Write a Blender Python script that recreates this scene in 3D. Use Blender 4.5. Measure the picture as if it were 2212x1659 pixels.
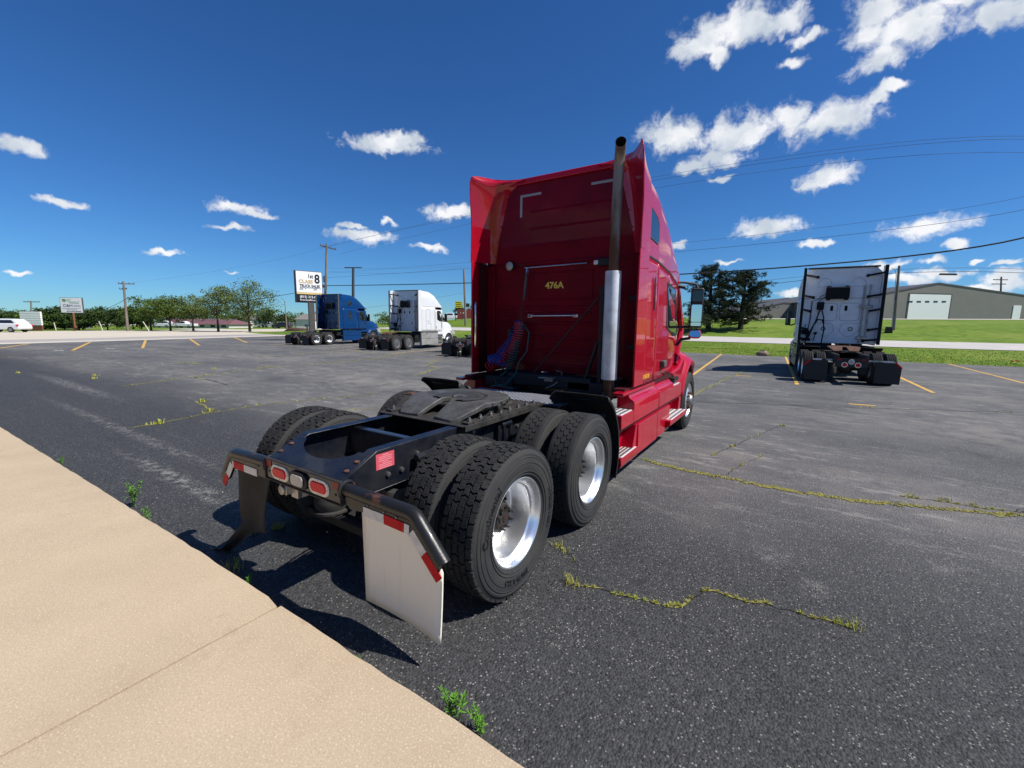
import bpy, bmesh, math, random
from mathutils import Vector, Matrix
rad = math.radians
random.seed(11)
S = bpy.context.scene
for o in list(bpy.data.objects): bpy.data.objects.remove(o)
COL = S.collection

# ---------------------------------------------------------------- camera
CAM = Vector((2.63547, -2.30138, 1.81150))
CR = Vector((0.83786237, 0.54575149, 0.01191494))
CU = Vector((-0.08531253, 0.10935449, 0.99033498))
CF = Vector((-0.53917384, 0.8307809, -0.13818346))
FPX = 1609.35 * 2212 / 3840
cd = bpy.data.cameras.new('camera'); cam = bpy.data.objects.new('camera', cd); COL.objects.link(cam)
cd.sensor_width = 36; cd.lens = 1609.35 / 3840 * 36; cd.clip_start = .05; cd.clip_end = 6000
M = Matrix.Identity(4)
for i in range(3): M[i][0] = CR[i]; M[i][1] = CU[i]; M[i][2] = -CF[i]; M[i][3] = CAM[i]
cam.matrix_world = M; S.camera = cam
def ray(x, y): return CF + CR * ((x - 1106) / FPX) - CU * ((y - 829.5) / FPX)   # a sight line, used to survey where things stand
def at(x, y, d): return CAM + ray(x, y) * d
def gz(x, y, z=0.0):
    r = ray(x, y); return CAM + r * ((z - CAM.z) / r.z)

# ---------------------------------------------------------------- light
SUN = Vector((.77, .25, 1.0)).normalized()
S.view_settings.view_transform = 'Standard'; S.view_settings.look = 'None'
S.view_settings.exposure = 0.25; S.view_settings.gamma = 1.0
sl = bpy.data.lights.new('sun', 'SUN'); sl.energy = 5.0; sl.angle = rad(.53); sl.color = (1, .955, .88)
so = bpy.data.objects.new('sun', sl); COL.objects.link(so)
so.rotation_euler = (-SUN).to_track_quat('-Z', 'Y').to_euler()
W = bpy.data.worlds.new('World'); S.world = W; W.use_nodes = True
W.cycles.sampling_method = 'MANUAL'; W.cycles.sample_map_resolution = 256
nt = W.node_tree; N = nt.nodes; LK = nt.links
for n in list(N): N.remove(n)
def wn(t, **k):
    n = N.new(t)
    for a, b in k.items(): setattr(n, a, b)
    return n
def wm(op, a, b=None, c=None, clamp=False):
    n = wn('ShaderNodeMath', operation=op, use_clamp=clamp)
    for i, q in enumerate((a, b, c)):
        if q is None: continue
        if isinstance(q, (int, float)): n.inputs[i].default_value = q
        else: LK.new(q, n.inputs[i])
    return n.outputs[0]
sky = wn('ShaderNodeTexSky', sky_type='NISHITA', sun_disc=False, sun_elevation=math.asin(SUN.z),
         sun_rotation=math.atan2(SUN.x, SUN.y), altitude=300, air_density=1.0, dust_density=.0, ozone_density=2.0)
hs = wn('ShaderNodeHueSaturation'); hs.inputs['Saturation'].default_value = 1.1
hs.inputs['Value'].default_value = 1.0
LK.new(sky.outputs[0], hs.inputs['Color'])
bg = wn('ShaderNodeBackground'); bg.inputs[1].default_value = .066
tint = wn('ShaderNodeMix', data_type='RGBA', blend_type='MULTIPLY'); tint.inputs['Factor'].default_value = 1; LK.new(hs.outputs[0], tint.inputs['A']); tint.inputs['B'].default_value = (.42, .83, 1.32, 1)
LK.new(tint.outputs['Result'], bg.inputs[0])
# cumulus: each cloud is an ellipse of directions, torn by noise
tc = wn('ShaderNodeTexCoord'); DIR = tc.outputs['Generated']
nz = wn('ShaderNodeTexNoise'); nz.inputs['Scale'].default_value = 16; nz.inputs['Detail'].default_value = 3.5; nz.inputs['Roughness'].default_value = .62
LK.new(DIR, nz.inputs['Vector'])
sub = wn('ShaderNodeVectorMath', operation='SUBTRACT'); LK.new(nz.outputs['Color'], sub.inputs[0]); sub.inputs[1].default_value = (.5, .5, .5)
scl = wn('ShaderNodeVectorMath', operation='SCALE'); LK.new(sub.outputs[0], scl.inputs[0]); scl.inputs['Scale'].default_value = .055
wrp = wn('ShaderNodeVectorMath', operation='ADD'); LK.new(DIR, wrp.inputs[0]); LK.new(scl.outputs[0], wrp.inputs[1])
# (x, y, half width, half height, tilt) in the photograph's 2212 px frame
CL = [(1590, 62, 105, 34, -14), (1500, 108, 42, 26, 20), (1545, 118, 26, 20, 0), (1690, 45, 46, 26, -30), (1740, 78, 34, 10, -30), (1728, 122, 26, 11, -25),
      (1905, 20, 60, 40, 0), (1960, 60, 105, 42, -25), (1895, 128, 52, 30, 0), (1880, 70, 46, 22, -30), (2150, 30, 70, 28, -15), (2060, 5, 60, 20, 0),
      (1925, 185, 30, 8, -8), (1893, 212, 26, 14, 0),
      (1455, 290, 62, 32, -6), (1585, 290, 82, 32, 4), (1790, 262, 84, 34, -4), (1715, 252, 34, 30, 0), (1545, 345, 62, 18, -14), (1500, 362, 36, 17, 0), (1552, 388, 26, 6, 0),
      (1785, 385, 56, 22, -18), (1742, 398, 24, 8, 0), (1655, 488, 62, 17, -14), (2000, 487, 78, 19, -12), (1758, 523, 34, 7, 0),
      (835, 315, 78, 17, -6), (880, 300, 36, 15, 12), (975, 458, 52, 15, -4), (505, 447, 54, 13, 8), (560, 462, 36, 8, 8), (500, 495, 40, 6, 3),
      (140, 432, 46, 8, 2), (40, 318, 62, 15, 14), (358, 549, 44, 6, 4), (25, 587, 36, 5, 2), (502, 583, 16, 3, 0), (760, 485, 24, 6, 0), (845, 478, 16, 5, 0),
      (785, 508, 58, 13, -8), (932, 537, 30, 6, 0), (1462, 530, 20, 6, 0), (2010, 568, 32, 7, 0), (2075, 532, 28, 9, 0), (1915, 572, 34, 9, 0), (2040, 592, 60, 8, 3),
      (2180, 602, 50, 15, 0), (1965, 605, 46, 9, 0), (1700, 632, 28, 8, 0), (2120, 562, 16, 5, 0), (2180, 570, 20, 5, 0), (1575, 565, 26, 4, 0), (1860, 590, 40, 8, 0), (2110, 622, 70, 7, 0)]
def azel(d): d = d.normalized(); return math.atan2(d.x, d.y), math.asin(d.z)
ells = []
for (x, y, hw, hh, t) in CL:
    a0, e0 = azel(ray(x, y)); a1, e1 = azel(ray(x + hw, y)); a2, e2 = azel(ray(x - hw, y)); e3 = azel(ray(x, y - hh))[1]; e4 = azel(ray(x, y + hh))[1]
    ells.append((a0, e0, (a1 - a2) / 2 * 1.12, (e3 - e4) / 2 * 1.18))
rc = random.Random(5)                      # the same broken cumulus goes on round the rest of the sky
while len(ells) < len(CL) + 16:
    az = rc.uniform(-3.0, 3.0); el = rad(rc.choice((5, 8, 12, 18, 26, 36, 50, 62)) + rc.uniform(-2, 2))
    d = Vector((math.sin(az) * math.cos(el), math.cos(az) * math.cos(el), math.sin(el)))
    if d.dot(CF) > .2 and abs(d.dot(CR)) / d.dot(CF) < 1.3 and d.dot(CU) / d.dot(CF) < 1.0: continue
    w = rc.uniform(.05, .15); ells.append((az, el, w / math.cos(el), w * rc.uniform(.2, .42)))
sx = wn('ShaderNodeSeparateXYZ'); LK.new(wrp.outputs[0], sx.inputs[0])
cx = wn('ShaderNodeCombineXYZ'); LK.new(wm('ARCTAN2', sx.outputs[0], sx.outputs[1]), cx.inputs[0]); LK.new(wm('ARCSINE', sx.outputs[2]), cx.inputs[1])
F = None; base = cx.outputs[0]
for ci, (a, e, w, h) in enumerate(ells):
    if ci and ci % 12 == 0:      # keeps the shader's stack small
        va = wn('ShaderNodeVectorMath', operation='ADD'); LK.new(cx.outputs[0], va.inputs[0]); LK.new(wm('MULTIPLY', F, 1e-9), va.inputs[1]); base = va.outputs[0]
    ma = wn('ShaderNodeVectorMath', operation='MULTIPLY_ADD'); LK.new(base, ma.inputs[0]); ma.inputs[1].default_value = (1 / w, 1 / h, 0); ma.inputs[2].default_value = (-a / w, -e / h, 0)
    ln = wn('ShaderNodeVectorMath', operation='LENGTH'); LK.new(ma.outputs[0], ln.inputs[0])
    F = ln.outputs['Value'] if F is None else wm('SMOOTH_MIN', F, ln.outputs['Value'], .25)
n2 = wn('ShaderNodeTexNoise'); n2.inputs['Scale'].default_value = 34; n2.inputs['Detail'].default_value = 4.5; n2.inputs['Roughness'].default_value = .66
LK.new(wrp.outputs[0], n2.inputs['Vector'])
den = wm('SUBTRACT', wm('SUBTRACT', 1.04, F), wm('MULTIPLY', wm('SUBTRACT', n2.outputs[0], .5), 2.1))
ms = wn('ShaderNodeMapRange', interpolation_type='SMOOTHSTEP'); LK.new(den, ms.inputs['Value']); ms.inputs["From Min"].default_value = -.30; ms.inputs['From Max'].default_value = .62
n3 = wn('ShaderNodeTexNoise'); n3.inputs['Scale'].default_value = 13; n3.inputs['Detail'].default_value = 3
mv = wn('ShaderNodeVectorMath', operation='ADD'); LK.new(wrp.outputs[0], mv.inputs[0]); mv.inputs[1].default_value = (.02, 0, -.03); LK.new(mv.outputs[0], n3.inputs['Vector'])
shd = wn('ShaderNodeMapRange'); LK.new(n3.outputs[0], shd.inputs['Value']); shd.inputs['From Min'].default_value = .38; shd.inputs['From Max'].default_value = .60
ccol = wn('ShaderNodeMix', data_type='RGBA'); LK.new(shd.outputs[0], ccol.inputs['Factor'])
ccol.inputs['A'].default_value = (.58, .65, .74, 1); ccol.inputs['B'].default_value = (.97, .98, 1, 1)
cb = wn('ShaderNodeBackground'); LK.new(ccol.outputs['Result'], cb.inputs[0]); cb.inputs[1].default_value = .84
mix = wn('ShaderNodeMixShader'); LK.new(wm('MULTIPLY', ms.outputs[0], .97), mix.inputs[0]); LK.new(bg.outputs[0], mix.inputs[1]); LK.new(cb.outputs[0], mix.inputs[2])
ow = wn('ShaderNodeOutputWorld'); LK.new(mix.outputs[0], ow.inputs[0])

# ---------------------------------------------------------------- materials
MATS = {}
def mat(name, col, rough=.6, metal=0.0, coat=0.0, spec=.5, var=0.0, vscale=8.0, var2=None, bump=0.0, bscale=60.0, alpha=None, trans=0.0, ior=1.45, emit=None, detail=4.0, contrast=(.35, .65), stretch=None, sheen=0):
    m = bpy.data.materials.new(name); m.use_nodes = True; t = m.node_tree; b = t.nodes['Principled BSDF']; L = t.links
    b.inputs['Base Color'].default_value = (*col, 1); b.inputs['Roughness'].default_value = rough; b.inputs['Metallic'].default_value = metal
    b.inputs['Coat Weight'].default_value = coat; b.inputs['Coat Roughness'].default_value = .03; b.inputs['Specular IOR Level'].default_value = spec
    b.inputs['Transmission Weight'].default_value = trans; b.inputs['IOR'].default_value = ior
    if emit: b.inputs['Emission Color'].default_value = (*emit[0], 1); b.inputs['Emission Strength'].default_value = emit[1]
    c = None
    def coord(sc):
        nonlocal c
        if c is None:
            c = t.nodes.new('ShaderNodeTexCoord').outputs['Object']
            if stretch:
                mp = t.nodes.new('ShaderNodeMapping'); L.new(c, mp.inputs[0]); mp.inputs['Scale'].default_value = stretch; c = mp.outputs[0]
        n = t.nodes.new('ShaderNodeTexNoise'); n.inputs['Scale'].default_value = sc; n.inputs['Detail'].default_value = detail; n.inputs['Roughness'].default_value = .6
        L.new(c, n.inputs['Vector']); return n.outputs[0]
    if var or var2:
        mr = t.nodes.new('ShaderNodeMapRange'); L.new(coord(vscale), mr.inputs[0]); mr.inputs[1].default_value = contrast[0]; mr.inputs[2].default_value = contrast[1]
        mx = t.nodes.new('ShaderNodeMix'); mx.data_type = 'RGBA'; L.new(mr.outputs[0], mx.inputs['Factor'])
        mx.inputs['A'].default_value = (*col, 1); mx.inputs['B'].default_value = (*(var2 or [q * (1 - var) for q in col]), 1)
        L.new(mx.outputs['Result'], b.inputs['Base Color'])
        r2 = t.nodes.new('ShaderNodeMapRange'); L.new(mr.outputs[0], r2.inputs[0]); r2.inputs[3].default_value = rough; r2.inputs[4].default_value = min(1, rough + .15)
        L.new(r2.outputs[0], b.inputs['Roughness'])
    if bump:
        bp = t.nodes.new('ShaderNodeBump'); bp.inputs['Strength'].default_value = bump; bp.inputs['Distance'].default_value = .01
        L.new(coord(bscale), bp.inputs['Height']); L.new(bp.outputs[0], b.inputs['Normal'])
    MATS[name] = m; return m
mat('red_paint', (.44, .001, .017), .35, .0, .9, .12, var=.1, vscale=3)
mat('red_shaded', (.19, .001, .012), .45, 0, .15, .12, var2=(.13, .002, .010), vscale=2.5, detail=8)  # truck red darkened: the back wall's shade is put into the colour
mat('maroon_dark', (.06, .004, .006), .5)
mat('frame_paint', (.005, .007, .014), .22, 0, .3, var2=(.02, .021, .024), vscale=5, bump=.05, bscale=40)
mat('grime', (.016, .015, .014), .6, 0, 0, var2=(.04, .035, .03), vscale=7, bump=.25, bscale=30)
mat('rust', (.15, .06, .035), .8, 0, 0, var2=(.045, .03, .024), vscale=14, bump=.4, bscale=60)
mat('rust_dark', (.055, .026, .018), .7, .2, 0, var2=(.02, .016, .014), vscale=20)
mat('hanger', (.014, .014, .014), .38, 0, .1, var2=(.15, .06, .035), vscale=6, contrast=(.60, .68), bump=.15, bscale=50, detail=7)
mat('black_plastic', (.012, .012, .013), .5, var2=(.022, .022, .023), vscale=6)
mat('rubber', (.032, .032, .033), .7, 0, 0, .3, var2=(.044, .043, .041), vscale=5, bump=.12, bscale=120)
mat('rubber_letter', (.007, .007, .008), .45, 0, 0, .5)
mat('tread', (.024, .024, .025), .85, 0, 0, .25, var2=(.038, .037, .036), vscale=9, bump=.2, bscale=140)
mat('polished', (.95, .95, .95), .30, .92, var2=(.84, .84, .84), vscale=4, contrast=(.45, .75), bump=.02, bscale=25)
mat('rim_dull', (.45, .45, .44), .4, 1, var=.4, vscale=9)
mat('steel', (.45, .44, .43), .42, 1, var2=(.30, .28, .25), vscale=7)
mat('chrome', (.80, .80, .81), .12, 1)
mat('alu_tread', (.88, .88, .88), .4, .35, var=.2, vscale=20)
mat('muffler', (.80, .81, .82), .42, .35, var2=(.54, .54, .54), vscale=5, bump=.05, bscale=20)
mat('pipe_rust', (.27, .22, .185), .5, .5, var2=(.13, .058, .03), vscale=5, contrast=(.42, .60), detail=7, stretch=(1, 1, .25), bump=.1, bscale=30)
mat('flat_black', (.008, .008, .008), .9)
mat('grease', (.085, .082, .078), .5, 0, 0, .5, var2=(.04, .039, .037), vscale=7, bump=.5, bscale=26)
mat('grease_dark', (.020, .0195, .019), .6, 0, 0, .5, var2=(.04, .04, .04), vscale=18, bump=.6, bscale=40)
mat('diamond', (.55, .58, .63), .3, .8, var=.2, vscale=10)
mat('white_flap', (.90, .84, .70), .55, var2=(.72, .60, .38), vscale=2.2, contrast=(.57, .82), stretch=(6, 1, .5), detail=8)
mat('black_flap', (.016, .015, .014), .7, var2=(.05, .044, .036), vscale=5, bump=.3, bscale=14)
mat('tape_red', (.56, .010, .018), .4, 0, 0, .15, var=.2, vscale=30)
mat('tape_white', (.72, .71, .68), .35, 0, .3, var=.2, vscale=25)
mat('tape_grey', (.30, .31, .32), .4, 0, .3)
mat('lens_red', (.72, .006, .02), .2, 0, .1, .2)
mat('lens_clear', (.46, .44, .40), .15, 0, .8, var=.3, vscale=60)
mat('bezel', (.92, .84, .66), .5, var=.15, vscale=40)
mat('reflector_red', (.22, .012, .012), .4)
mat('glass_dark', (.012, .015, .018), .04, 0, .5, .8)
mat('mirror', (.85, .87, .88), .02, 1)
mat('yellow_letter', (.80, .60, .10), .5)
mat('orange_sticker', (.75, .30, .02), .5)
mat('pink_sticker', (.62, .09, .12), .5, var=.1)
mat('sticker_text', (.75, .30, .32), .5)
mat('hose_red', (.62, .02, .03), .35); mat('hose_blue', (.012, .06, .32), .35); mat('hose_green', (.01, .10, .10), .35); mat('hose_black', (.012, .012, .012), .5); mat('cord_pale', (.40, .38, .33), .6)
mat('blue_paint', (.001, .038, .15), .3, 0, .5, .2, var=.15, vscale=2)
mat('white_paint', (.74, .75, .76), .35, 0, .7, var=.06, vscale=2)
mat('white_worn', (.84, .85, .86), .45, 0, .2, var2=(.74, .75, .76), vscale=4)
mat('groove_grey', (.36, .375, .40), .55)
mat('grey_trim', (.10, .095, .088), .6, var=.3)
mat('grey_skirt', (.30, .30, .30), .5, 0, .2, var2=(.22, .21, .20), vscale=3)
mat('dark_skirt', (.035, .037, .04), .5, 0, .2)
mat('concrete', (.56, .44, .30), .9)
mat('joint', (.10, .08, .06), .95, var=.4, vscale=20)
mat('concrete_pale', (.60, .55, .47), .9, var=.2, vscale=1.2)
mat('gravel_road', (.58, .51, .40), .95, var2=(.50, .45, .37), vscale=.25, stretch=(1, .3, 1))
mat('road_grey', (.31, .285, .265), .9, var2=(.38, .35, .32), vscale=.3, stretch=(1, .2, 1))
mat('road_concrete', (.50, .47, .44), .9, var=.12, vscale=.8)
mat('yellow_line', (.62, .37, .075), .8, var2=(.30, .20, .075), vscale=2.6, contrast=(.48, .72), detail=9)
mat('wheel_stop_mark', (.6, .6, .55), .8)
mat('grass', (.15, .23, .022), .9, 0, 0, .2, var2=(.085, .15, .014), vscale=1.6, bump=.6, bscale=9, detail=9)
mat('blade', (.17, .25, .024), .8, 0, 0, .2, var=.45, vscale=.9)
mat('weed', (.36, .42, .045), .75, 0, 0, .3, var2=(.46, .40, .10), vscale=6)
mat('plant', (.13, .31, .03), .6, 0, 0, .3, var=.4, vscale=30)
mat('moss', (.27, .26, .05), .9, var2=(.15, .13, .06), vscale=14, contrast=(.3, .7))
mat('crack', (.012, .012, .013), .95)
mat('bark', (.055, .042, .034), .95, var=.4, vscale=6, bump=.5, bscale=14)
mat('bark_pine', (.05, .038, .03), .95, var=.4, vscale=6)
mat('leaf_a', (.15, .19, .045), .8, 0, 0, .2, var2=(.07, .10, .03), vscale=.8, detail=8)
mat('leaf_b', (.065, .105, .026), .8, 0, 0, .2, var2=(.022, .045, .014), vscale=.9, detail=8)
mat('leaf_c', (.13, .19, .035), .8, 0, 0, .2, var2=(.06, .10, .02), vscale=.6, detail=8)
mat('needle', (.055, .070, .030), .85, 0, 0, .2, var2=(.020, .028, .014), vscale=1.3, detail=8)
mat('wood_pole', (.22, .18, .15), .9, var=.35, vscale=4, stretch=(1, 1, .1))
mat('dark_pole', (.06, .055, .05), .7, var=.3)
mat('wire', (.02, .02, .022), .6)
mat('wire_thin', (.07, .075, .085), .6)
mat('tan_brick', (.50, .42, .33), .85, var=.2, vscale=3)  # wall of the added unseen building, pale so it throws light back
mat('insulator', (.08, .08, .09), .4)
mat('transformer', (.20, .23, .23), .5, .1)
mat('sign_white', (.90, .90, .89), .5, var=.03)
mat('sign_frame', (.055, .048, .045), .5, var=.25)
mat('sign_black', (.012, .012, .014), .4); mat('sign_gold', (.62, .42, .17), .5); mat('sign_band', (.78, .58, .22), .5)
mat('sign_blue', (.03, .045, .16), .5); mat('sign_green', (.16, .36, .22), .5); mat('sign_yellow', (.75, .62, .02), .5)
mat('brown_post', (.22, .085, .045), .8, var=.3)
mat('metal_wall', (.24, .225, .205), .6, .1, var=.08, vscale=.5); mat('metal_wall_dark', (.20, .19, .185), .6); mat('metal_roof', (.10, .088, .075), .5, .2)
mat('door_white', (.88, .88, .87), .5)
mat('maroon_roof', (.16, .075, .085), .7); mat('store_wall', (.62, .60, .55), .8, var=.12, vscale=.3); mat('house_wall', (.66, .64, .60), .8); mat('shingle', (.20, .18, .17), .9)
mat('container_red', (.28, .05, .045), .6); mat('car_white', (.72, .73, .74), .3, 0, .9); mat('car_dark', (.03, .03, .033), .35, 0, .6)
mat('brown_bed', (.10, .05, .035), .95, var=.4, vscale=2); mat('rock', (.30, .22, .16), .9, var=.4, vscale=6, bump=.6, bscale=10)
mat('flower_red', (.6, .03, .02), .7); mat('flower_yellow', (.75, .60, .02), .7)

# asphalt, worn sealcoat over pale aggregate
def asphalt():
    m = bpy.data.materials.new('asphalt'); m.use_nodes = True; t = m.node_tree; b = t.nodes['Principled BSDF']; L = t.links
    def nd(ty, **k):
        n = t.nodes.new(ty)
        for a, v in k.items(): setattr(n, a, v)
        return n
    def mt(op, a, c=None, d=None, cl=False):
        n = nd('ShaderNodeMath', operation=op, use_clamp=cl)
        for i, q in enumerate((a, c, d)):
            if q is None: continue
            if isinstance(q, (int, float)): n.inputs[i].default_value = q
            else: L.new(q, n.inputs[i])
        return n.outputs[0]
    def noise(vec, s, det=5, r=.6):
        n = nd('ShaderNodeTexNoise'); n.inputs['Scale'].default_value = s; n.inputs['Detail'].default_value = det; n.inputs['Roughness'].default_value = r
        L.new(vec, n.inputs['Vector']); return n.outputs[0]
    def rng(v, a, c, o0=0., o1=1.):
        n = nd('ShaderNodeMapRange', interpolation_type='SMOOTHSTEP'); L.new(v, n.inputs[0])
        for i, q in enumerate((a, c, o0, o1)): n.inputs[i + 1].default_value = q
        return n.outputs[0]
    def mixc(f, a, c):
        n = nd('ShaderNodeMix', data_type='RGBA'); L.new(f, n.inputs['Factor'])
        for s, q in (('A', a), ('B', c)):
            if isinstance(q, tuple): n.inputs[s].default_value = (*q, 1)
            else: L.new(q, n.inputs[s])
        return n.outputs['Result']
    P = nd('ShaderNodeTexCoord').outputs['Object']
    sep = nd('ShaderNodeSeparateXYZ'); L.new(P, sep.inputs[0])
    vor = nd('ShaderNodeTexVoronoi', feature='F1'); vor.inputs['Scale'].default_value = 72; L.new(P, vor.inputs['Vector'])
    vs = nd('ShaderNodeTexVoronoi', feature='F1'); vs.inputs['Scale'].default_value = 70; L.new(P, vs.inputs['Vector'])
    cellr = nd('ShaderNodeSeparateColor'); L.new(vor.outputs['Color'], cellr.inputs[0])
    cs = nd('ShaderNodeSeparateColor'); L.new(vs.outputs['Color'], cs.inputs[0])
    mp = nd('ShaderNodeMapping'); L.new(P, mp.inputs[0]); mp.inputs['Scale'].default_value = (.9, .16, 1); mp.inputs['Rotation'].default_value = (0, 0, rad(32))
    mp2 = nd('ShaderNodeMapping'); L.new(P, mp2.inputs[0]); mp2.inputs['Scale'].default_value = (.10, .8, 1); mp2.inputs['Rotation'].default_value = (0, 0, rad(4))
    mp3 = nd('ShaderNodeMapping'); L.new(P, mp3.inputs[0]); mp3.inputs['Scale'].default_value = (.55, 1.6, 1); mp3.inputs['Rotation'].default_value = (0, 0, rad(-30))
    big = noise(P, .23, 6, .62); streak = noise(mp2.outputs[0], 1.1, 9, .72); streak2 = noise(mp.outputs[0], 1.3, 8, .7); mid = noise(P, 1.7, 8, .68)
    # the strip along the kerb was sealed afresh, the middle of the lot is worn
    band = rng(sep.outputs['Y'], .8, 3.6)
    w = mt('ADD', mt('MULTIPLY', streak, .55), mt('MULTIPLY', big, .5)); w = mt('ADD', w, mt('MULTIPLY', streak2, .25)); w = mt('ADD', w, mt('MULTIPLY', mid, .3))
    wear = mt('MULTIPLY', rng(w, .52, .80), mt('ADD', mt('MULTIPLY', band, .75), .25))
    bare = mt('MULTIPLY', rng(w, .76, 1.0), band)
    def spot(x, y, rx, ry, k=1.0):      # a worn place of its own
        v = nd('ShaderNodeVectorMath', operation='MULTIPLY_ADD'); L.new(P, v.inputs[0]); v.inputs[1].default_value = (1 / rx, 1 / ry, 0); v.inputs[2].default_value = (-x / rx, -y / ry, 0)
        l = nd('ShaderNodeVectorMath', operation='LENGTH'); L.new(v.outputs[0], l.inputs[0]); return mt('MULTIPLY', rng(l.outputs['Value'], 1.0, .1), k)
    scrape = spot(-7, .0, 6.5, .16, .8); patch = spot(-8, 6.4, 6.5, 1.7)
    for a in ((-3.2, -.42, 2.6, .16), (-14, .9, 6, .3), (2.66, 1.55, .16, .22, .5), (2.9, 1.2, .16, .18, .5), (3.8, 2.1, .35, .2, .4), (3.4, 4.1, 2.2, .4, .35), (6.5, 5.2, 3, .4, .4)): scrape = mt('MAXIMUM', scrape, spot(*a))
    for a in ((-12, 3.6, 2.2, .8), (7, 8.5, 6, 2.2), (-20, 9, 9, 2)): patch = mt('MAXIMUM', patch, spot(*a))
    bare = mt('MAXIMUM', bare, mt('MULTIPLY', patch, rng(mid, .36, .60)))
    c = mixc(rng(cellr.outputs[0], 0, 1), (.010, .0102, .0105), (.060, .060, .061))
    c = mixc(wear, c, (.108, .109, .112))
    c = mixc(mt('MULTIPLY', bare, .85), c, (.22, .205, .185))
    fine = mt('MULTIPLY', rng(noise(mp3.outputs[0], 2.4, 10, .84), .535, .59), mt('MULTIPLY', band, rng(big, .36, .56))); c = mixc(mt('MULTIPLY', fine, .85), c, (.27, .262, .245))
    mp4 = nd('ShaderNodeMapping'); L.new(P, mp4.inputs[0]); mp4.inputs['Scale'].default_value = (.22, 2.4, 1); stk = noise(mp4.outputs[0], 1.0, 6, .7)
    pv = mt('GREATER_THAN', cs.outputs[0], mt('SUBTRACT', .995, mt('MULTIPLY', rng(mt('ADD', mt('MULTIPLY', mid, .35), mt('MULTIPLY', stk, .65)), .52, .66), .42)))
    pv = mt('MAXIMUM', pv, mt('GREATER_THAN', cs.outputs[0], mt('SUBTRACT', 1.0, mt('MULTIPLY', mt('MULTIPLY', scrape, rng(mid, .40, .62)), .9))))
    c = mixc(mt('MULTIPLY', mt('MULTIPLY', scrape, rng(noise(P, 9, 7, .75), .47, .60)), .85), c, (.25, .24, .225))
    pv = mt('MULTIPLY', pv, mt('LESS_THAN', vs.outputs['Distance'], .34))
    c = mixc(pv, c, (.29, .275, .25))
    pv2 = mt('MULTIPLY', mt('GREATER_THAN', cellr.outputs[1], mt('SUBTRACT', .97, mt('MULTIPLY', wear, .25))), mt('LESS_THAN', vor.outputs['Distance'], .38))
    c = mixc(pv2, c, (.24, .225, .205))
    L.new(c, b.inputs['Base Color'])
    L.new(rng(wear, 0, 1, .62, .9), b.inputs['Roughness']); b.inputs['Specular IOR Level'].default_value = .25
    h = mt('SUBTRACT', mt('MULTIPLY', noise(P, 190, 3), .5), mt('MULTIPLY', vor.outputs['Distance'], .8))
    bp = nd('ShaderNodeBump'); bp.inputs['Strength'].default_value = .9; bp.inputs['Distance'].default_value = .011; L.new(h, bp.inputs['Height'])
    L.new(bp.outputs[0], b.inputs['Normal']); MATS['asphalt'] = m
asphalt()
def concrete():
    m = MATS['concrete']; t = m.node_tree; b = t.nodes['Principled BSDF']; L = t.links
    P = t.nodes.new('ShaderNodeTexCoord').outputs['Object']
    def noise(s, det=6, r=.65, st=None):
        v = P
        if st: mp = t.nodes.new('ShaderNodeMapping'); L.new(P, mp.inputs[0]); mp.inputs['Scale'].default_value = st; v = mp.outputs[0]
        n = t.nodes.new('ShaderNodeTexNoise'); n.inputs['Scale'].default_value = s; n.inputs['Detail'].default_value = det; n.inputs['Roughness'].default_value = r; L.new(v, n.inputs['Vector']); return n.outputs[0]
    def mixc(f, lo, hi, a, c):
        r = t.nodes.new('ShaderNodeMapRange'); L.new(f, r.inputs[0]); r.inputs[1].default_value = lo; r.inputs[2].default_value = hi
        n = t.nodes.new('ShaderNodeMix'); n.data_type = 'RGBA'; L.new(r.outputs[0], n.inputs['Factor'])
        for s, q in (('A', a), ('B', c)):
            if isinstance(q, tuple): n.inputs[s].default_value = (*q, 1)
            else: L.new(q, n.inputs[s])
        return n.outputs['Result']
    c = mixc(noise(1.1), .35, .68, (.50, .398, .278), (.44, .348, .24))
    c = mixc(noise(1.6, 9, .75, (1, .6, 1)), .54, .76, c, (.40, .305, .205))
    c = mixc(noise(120, 4), .54, .70, c, (.36, .275, .185))
    c = mixc(noise(100, 4), .55, .72, c, (.70, .59, .45))
    c = mixc(noise(2.6, 9, .75), .60, .74, c, (.36, .275, .19))
    c = mixc(noise(190, 3), .60, .70, c, (.24, .18, .12))
    L.new(c, b.inputs['Base Color']); b.inputs['Roughness'].default_value = .93; b.inputs['Specular IOR Level'].default_value = .2
    bp = t.nodes.new('ShaderNodeBump'); bp.inputs['Strength'].default_value = .35; bp.inputs['Distance'].default_value = .005; L.new(noise(95, 4), bp.inputs['Height']); L.new(bp.outputs[0], b.inputs['Normal'])
concrete()

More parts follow.
